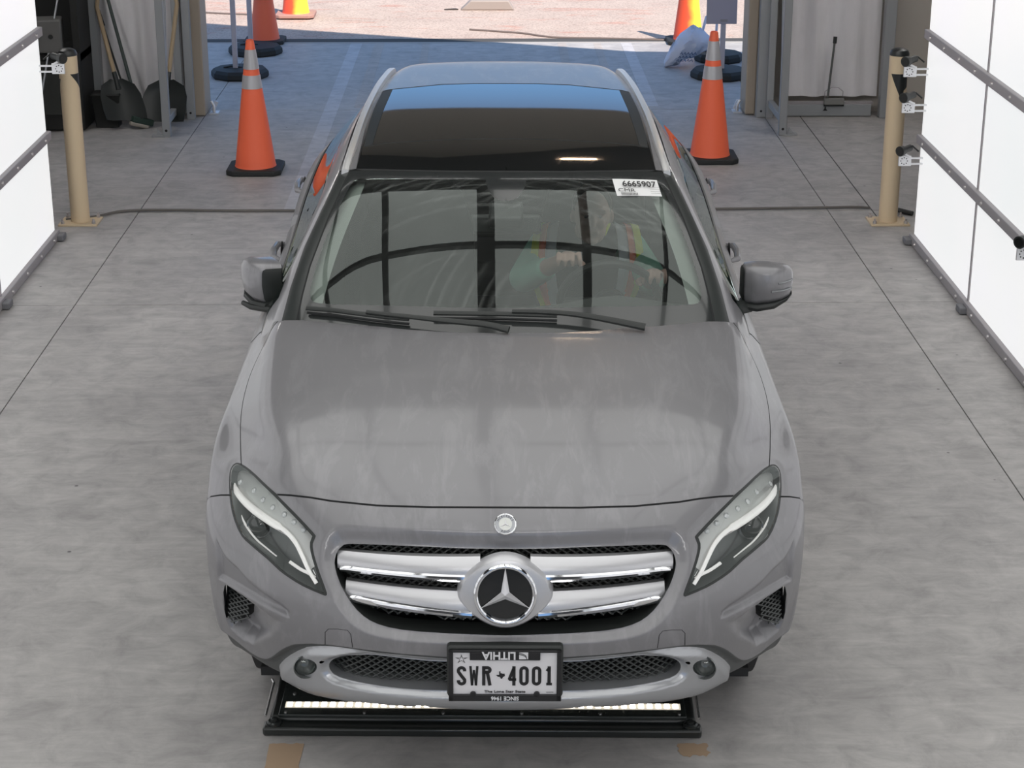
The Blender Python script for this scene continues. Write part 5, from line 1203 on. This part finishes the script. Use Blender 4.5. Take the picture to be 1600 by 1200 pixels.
# plastic bag tied on the right
BAGM=mat('white_bag',(.62,.66,.78),.4); bag=MB(); rg=[]
for i in range(15):
    u=i/14; c=Vector((1.56+.42*u,16.42+.12*u,.03+.16*math.sin(PI*min(1,u*.75))+.05*u)); rr=.02+.10*math.sin(PI*min(.95,u*.9+.02))**.8
    rg.append([c+Vector((-.35*rr*math.sin(a)*.3,rr*math.cos(a)*1.05*(1+.10*math.sin(5*a+i)+rnd.uniform(-.06,.06)),max(-c.z+.006,rr*math.sin(a)*(1+.16*math.sin(7*a+2*i)+.12*math.sin(13*a-3*i)+rnd.uniform(-.06,.06))))) for a in np.linspace(0,2*PI,20,endpoint=False)])
bag=recalc(bag.loft(rg).build('plastic_bag',BAGM,None)); tag(bag,'crumpled white plastic bag with dark blue print lying against the rubber sign base','bag')
for k in range(3):
    mb=MB()
    for q in range(5):
        z=.07+.03*k; x=1.66+.03*q+.015*k; mb.tube([(x,16.335-.0*k,z),(x+.012,16.332,z+.018),(x+.02,16.334,z-.004)],.004,5)
    mb.build('bag_print',mat('bag_print_blue',(.03,.09,.22),.5),bag)
MB().tube([(1.93,16.5,.16),(1.90,16.52,.30),(1.94,16.6,.42)],.012,8).tube([(1.93,16.5,.16),(2.02,16.5,.30),(2.03,16.55,.42)],.012,8).build('bag_handle',BAGM,bag)
# wheel stop on the asphalt, sealed cracks
o=MB().prism([(-.31,0),(-.20,.10),(.20,.10),(.26,0)],Matrix.Translation((.02,19.95,-.01))@Matrix.Rotation(PI/2,4,'X'),.15).build('wheel_stop',mat('weathered_concrete',(.36,.31,.28),.9),None,True,bevel=.012); tag(o,'weathered concrete wheel stop lying on the sunlit asphalt','wheel stop')
MB().prism([(-.10,-.03),(.02,.03),(.05,-.03)],Matrix.Translation((-.36,19.85,-.008)),.01).build('stop_shadow',mat('painted_shadow_dark',(.06,.05,.045),.8),o,False)  # flat dark wedge painted as the shadow left of the wheel stop
CRK=mat('crack_filler',(.15,.12,.11),.9)
for pts,lab in (([(-.18,18.52),(.1,18.40),(.35,18.28),(.55,18.10),(.75,18.02),(1.2,17.97),(1.8,17.86)],'dark crack line in the asphalt just beyond the concrete apron'),([(-3.6,19.95),(-2.9,19.62),(-2.45,19.5),(-2.1,19.42)],'dark crack line in the asphalt at the left behind the sign posts')):
    tag(MB().tube([(x,y,-.006) for x,y in smooth_line(pts,False,4)],.014,6,flat=1).build('asphalt_crack',CRK,None),lab,'crack')
tag(MB().box((0,17.74,-.004),(12,.05,.012)).build('trim_11',mat('edge_light',(.42,.40,.38),.8),None,False),kind='structure')
# bright anchor pieces at the foot of both jambs
for x,lab in ((-2.15,'small bright metal anchor at the foot of the left tan jamb'),(1.96,'small bright metal anchor at the foot of the right tan jamb')):
    t=empty('jamb_anchor',(x,14.50,0),label=lab,cat='anchor'); MB().box((0,0,.004),(.07,.12,.008)).build('foot_plate',CSIL,t,False); MB().tube([(0,-.02,.01),(0,-.02,.06),(-.02*(1 if x<0 else -1),-.02,.10)],.012,8).build('hook',CSIL,t); MB().box((0,.03,.05),(.03,.02,.08),(0,.4,0)).build('lug',CSIL,t,False)
# hose / cable across the slab
def cable(pts,r,m,name,label,cat): return tag(MB().tube([Vector(p) for p in smooth_line(pts,False,5)],r,8).build(name,m,None),label,cat)
cable([(-2.62,11.22,.012),(-2.45,11.30,.012),(-2.3,11.43,.012),(-2.0,11.45,.012),(-1.5,11.43,.012),(0,11.43,.012),(1.2,11.43,.012),(1.9,11.45,.012),(2.3,11.47,.012),(2.42,11.45,.012)],.0085,mat('cable_grey',(.13,.12,.11),.7),'floor_cable','dark grey cable laid across the floor between the two bollards','cable')
tag(MB().tube([(2.50,11.40,.016),(2.58,11.36,.02),(2.66,11.30,.012)],.016,8).build('cable_plug',BCAP,None),'short black plug lead on the floor behind the right bollard','cable')
# ------------------------------------------------------------------ steel frames, fabric screens and tools at the rear wall
GST=mat('galvanised_grey',(.34,.355,.365),.5,.3); FAB=None
def f_fab(nt,b):
    v=objco(nt,(1,1,.15)); n=noise(nt,9,4,.55,v,.4); bump(nt,b,n.outputs[0],.35,.02); r=ramp(nt,n.outputs[0],[(.3,(.68,.665,.68)),(.7,(.78,.765,.78))]); nt.links.new(r.outputs[0],b.inputs['Base Color'])
FAB=mat('white_fabric',rough=.85,fn=f_fab)
def post(x,y,w,label,h=2.9,d=None,holes=True,name='steel_post'):
    t=empty(name,(x,y,0),label=label,cat='post')
    MB().box((0,0,h/2),(w,d or w,h)).build('tube',GST,t,True,bevel=.004)
    if holes: MB().cyl((0,-(d or w)/2-.001,.05),(0,-(d or w)/2-.002,.05),.009,n=12).build('bolt_hole',GAPM,t)
    return t
def frame(x,sx,label):
    t=empty('support_rack',(x,13.65,0),label=label,cat='frame')
    MB().box((0,0,1.4),(.058,.058,2.8)).build('front_leg',GST,t,True,bevel=.004); MB().box((-sx*.01,.62,1.4),(.055,.055,2.8)).build('rear_leg',GST,t,True,bevel=.004)
    MB().box((0,.31,.115),(.045,.58,.05)).build('lower_rail',GST,t,True,bevel=.004); MB().cyl((0,-.03,.05),(0,-.031,.05),.010,n=12).build('bolt_hole',GAPM,t)
    MB().box((0,.31,1.6),(.03,.03,2.9),(math.radians(-11),0,0)).build('brace',GST,t,True,bevel=.003)
    MB().box((sx*.06,.0,.006),(.10,.07,.012)).prism([(-.02,0),(.03,0),(-.01,.05)],Matrix.Translation((sx*.06,.0,.01))@Matrix.Rotation(PI/2,4,'X'),.01).build('foot_bracket',GST,t,False)
frame(-2.385,-1,'grey galvanised frame left of the opening, tools leaning behind it')
frame(2.19,1,'grey galvanised frame right of the opening with a diagonal brace')
post(-2.30,14.29,.062,'grey steel post beside the left tan jamb',2.9)
post(2.118,14.31,.075,'grey steel post with a splice beside the right tan jamb',2.9)
post(3.075,14.28,.085,'grey steel post right of the white fabric screen',2.9,holes=False)
post(-3.02,14.30,.10,'dark grey post left of the shovels',2.9,holes=False)
def fabric(x0,x1,y,z0,label,seed):
    r=random.Random(seed); mb=MB(); nx,nz=40,24; V=[]
    for layer in (0,.01):
        for j in range(nz+1):
            for i in range(nx+1):
                u=i/nx; v=j/nz; z=z0+(2.7-z0)*v
                d=.018*math.sin(u*17+seed)+.012*math.sin(u*31+v*2)+ (.02*math.exp(-((v-.12)/.05)**2)*math.sin(u*9)) 
                V.append((x0+(x1-x0)*u,y+d+layer,z))
    k=(nx+1)*(nz+1); fs=[]
    for j in range(nz):
        for i in range(nx):
            a=j*(nx+1)+i; fs.append((a,a+1,a+nx+2,a+nx+1)); fs.append((k+a,k+a+nx+1,k+a+nx+2,k+a+1))
    for i in range(nx): fs.append((i,k+i,k+i+1,i+1))
    return tag(mb.add(V,fs).build('fabric_screen',FAB,None),label,'screen')
fabric(-2.98,-2.36,14.38,.03,'white fabric screen hanging behind the shovels at the left',2)
fabric(2.27,3.03,14.38,.145,'white fabric screen hanging behind the grey frame at the right',5)
b=empty('base_beam',(2.66,14.33,0),label='grey steel base beam with a small latch below the right fabric screen',cat='beam')
MB().box((-.02,0,.05),(.68,.07,.09)).build('beam',GST,b,True,bevel=.004); MB().box((-.02,.0,.105),(.70,.05,.018)).build('top_strip',BATT,b,False)
MB().prism([(-.018,-.012),(.018,-.012),(.006,.004),(.005,.02),(-.005,.02),(-.006,.004)],Matrix.Translation((-.04,-.036,.06))@Matrix.Rotation(PI/2,4,'X'),.002).build('latch',GAPM,b,False)
# broom / squeegee standing against the right screen
t=empty('floor_squeegee',(2.66,14.27,.12),label='squeegee with a thin grey handle standing against the right fabric screen',cat='squeegee')
MB().cyl((-.03,0,.03),(.005,.03,.47),.009,n=10).build('handle',mat('handle_grey',(.10,.105,.10),.5),t); MB().cyl((.005,.03,.45),(.008,.032,.50),.015,n=12).build('grip',BCAP,t)
MB().box((.02,0,.005),(.155,.03,.05)).build('head',mat('head_grey',(.20,.20,.19),.6),t,True,bevel=.006); MB().box((.02,-.005,-.022),(.155,.012,.02)).build('blade',GAPM,t,False)
MB().tube([(-.05,.02,.03),(-.05,.02,.08),(.0,.02,.11),(.05,.02,.11),(.09,.02,.08),(.09,.02,.03)],.003,6).build('bracket_wire',BATT,t)
# tools
WOOD=mat('ash_handle',(.42,.32,.20),.55); SCB=mat('scoop_black',(.016,.020,.019),.4)
def shovel(base,top,kinkdir,label,scoop_w=.26,rz=0.):
    base=Vector(base); top=Vector(top); t=empty('snow_shovel',base,label=label,cat='shovel',group='snow shovels with bent wooden handles')
    d=(top-base); h=[Vector((0,0,0)),d*.35,d*.72,d*.86+Vector((kinkdir*.02,-.03,0)),d*.93+Vector((kinkdir*.01,-.05,0)),d]
    L=d.normalized(); s0=L*.30
    MB().tube([L*.28,L*.5,L*.74*d.length if False else d*.66,d*.84+Vector((kinkdir*.0,0,0)),d*.90+Vector((kinkdir*.025,-.01,0)),d*.96+Vector((kinkdir*.01,-.015,0))],.0165,10).build('handle',WOOD,t)
    MB().cyl(d*.95,d*1.03,.024,.028,12).build('grip',SCB,t)
    side=Vector((math.cos(rz),math.sin(rz),0)); nrm=L.cross(side).normalized(); rg=[]
    for u,w in ((0,1),(.25,1.04),(.6,1.0),(.85,.82),(1.0,.3)):
        c=L*(.02+.32*u); w=w*scoop_w/2; rg.append([c+side*(a*w)+nrm*(-.05*(a*a)*(1-.4*u)+th) for a,th in ((-1,0),(-.6,0),(0,0),(.6,0),(1,0),(1,.006),(.6,.006),(0,.006),(-.6,.006),(-1,.006))])
    recalc(MB().loft(rg).build('scoop',SCB,t)); MB().cyl(L*.26,L*.40,.022,.018,10).build('socket',SCB,t)
shovel((-2.72,13.90,.05),(-3.00,14.29,1.02),1,'black snow shovel with a bent wooden handle leaning at the left, nearer the dark post',.30,.25)
shovel((-2.47,13.98,.02),(-2.33,14.30,1.05),-1,'black snow shovel with a wooden handle half hidden behind the grey frame leg',.34,-.1)
def pole(p0,p1,r,m,label,parts=(),head=None,name='pole_brush',cat='brush'):
    p0=Vector(p0);p1=Vector(p1); t=empty(name,p0,label=label,cat=cat); d=p1-p0
    MB().cyl((0,0,.05) if False else d*.04,d,r,n=10).build('pole',m,t)
    for a,b,rr,mm in parts: MB().cyl(d*a,d*b,rr,n=12).build('grip',mm,t)
    if head: head(t)
GP=mat('green_pole',(.035,.05,.045),.45)
def h1(t): MB().box((.0,.0,.035),(.17,.07,.05),(0,.3,.5)).build('brush_head',mat('green_head',(.02,.045,.035),.6),t,True,bevel=.01); MB().box((-.02,-.02,.008),(.15,.06,.03),(0,.3,.5)).build('bristles',mat('bristle_beige',(.34,.31,.27),.8),t,True,bevel=.01)
pole((-2.62,13.95,.02),(-2.93,14.33,1.12),.013,GP,'long dark green broom with beige bristles leaning on the fabric screen',[(.14,.22,.016,mat('ferrule_pink',(.45,.36,.33),.5))],h1,'broom','broom')
pole((-2.68,14.0,.02),(-3.06,14.35,1.16),.008,mat('black_pole',(.02,.022,.022),.5),'thin black extension pole with two thick grips between the shovel and the broom',[(.62,.72,.017,BCAP),(.86,1.0,.018,BCAP)],None,'extension_pole','pole')
pole((-3.36,13.6,.0),(-3.08,14.05,1.45),.008,mat('steel_rod',(.42,.44,.46),.35,.6),'thin shiny steel rod leaning in the dark corner behind the left bollard',(),None,'steel_rod','rod')
# black storage cart with a grey machine in the dark left corner
DK=mat('cart_black',(.014,.015,.014),.7)
t=empty('storage_cart',(-3.25,14.0,0),label='black storage cart in the dark corner behind the left bollard',cat='cart')
MB().box((-.25,.1,.30),(.95,.55,.58)).build('cabinet',DK,t,True,bevel=.01); MB().box((-.25,.36,1.2),(.95,.06,1.3)).build('back_panel',DK,t,True,bevel=.005); MB().box((.20,.1,.9),(.05,.5,.75)).build('side_post',DK,t,False)
for x in (-.6,.12): MB().cyl((x-.02,-.14,.02),(x+.02,-.14,.02),.02,n=14).build('caster',DK,t)
MB().box((-.27,-.18,.33),(.80,.02,.40)).build('front_panel',mat('cart_panel',(.03,.033,.03),.6),t,True,bevel=.004)
t=empty('machine_case',(-3.36,13.86,.60),(0,0,.15),'grey case with a carry handle standing on the black cart',  'case')
MB().box((0,0,.12),(.42,.22,.24)).build('case_body',mat('case_grey',(.13,.13,.125),.6),t,True,bevel=.012); MB().tube([(-.05,-.12,.14),(-.05,-.15,.17),(.05,-.15,.17),(.05,-.12,.14)],.008,8).build('carry_handle',BCAP,t); MB().cyl((.13,-.111,.12),(.13,-.118,.12),.018,n=14).cyl((-.14,-.111,.09),(-.14,-.118,.09),.022,n=14).build('knob',BCAP,t)
t=empty('black_bin',(-2.885,14.02,0),label='black bin below the scoop of the left shovel',cat='bin')
MB().loft([[Vector((a*w,b*w*.8,z)) for a,b in ((-1,-.9),(-.9,-1),(.9,-1),(1,-.9),(1,.9),(.9,1),(-.9,1),(-1,.9))] for z,w in ((.004,.085),(.24,.105),(.25,.112),(.26,.105),(.255,.095))]).build('bin_body',DK,t)
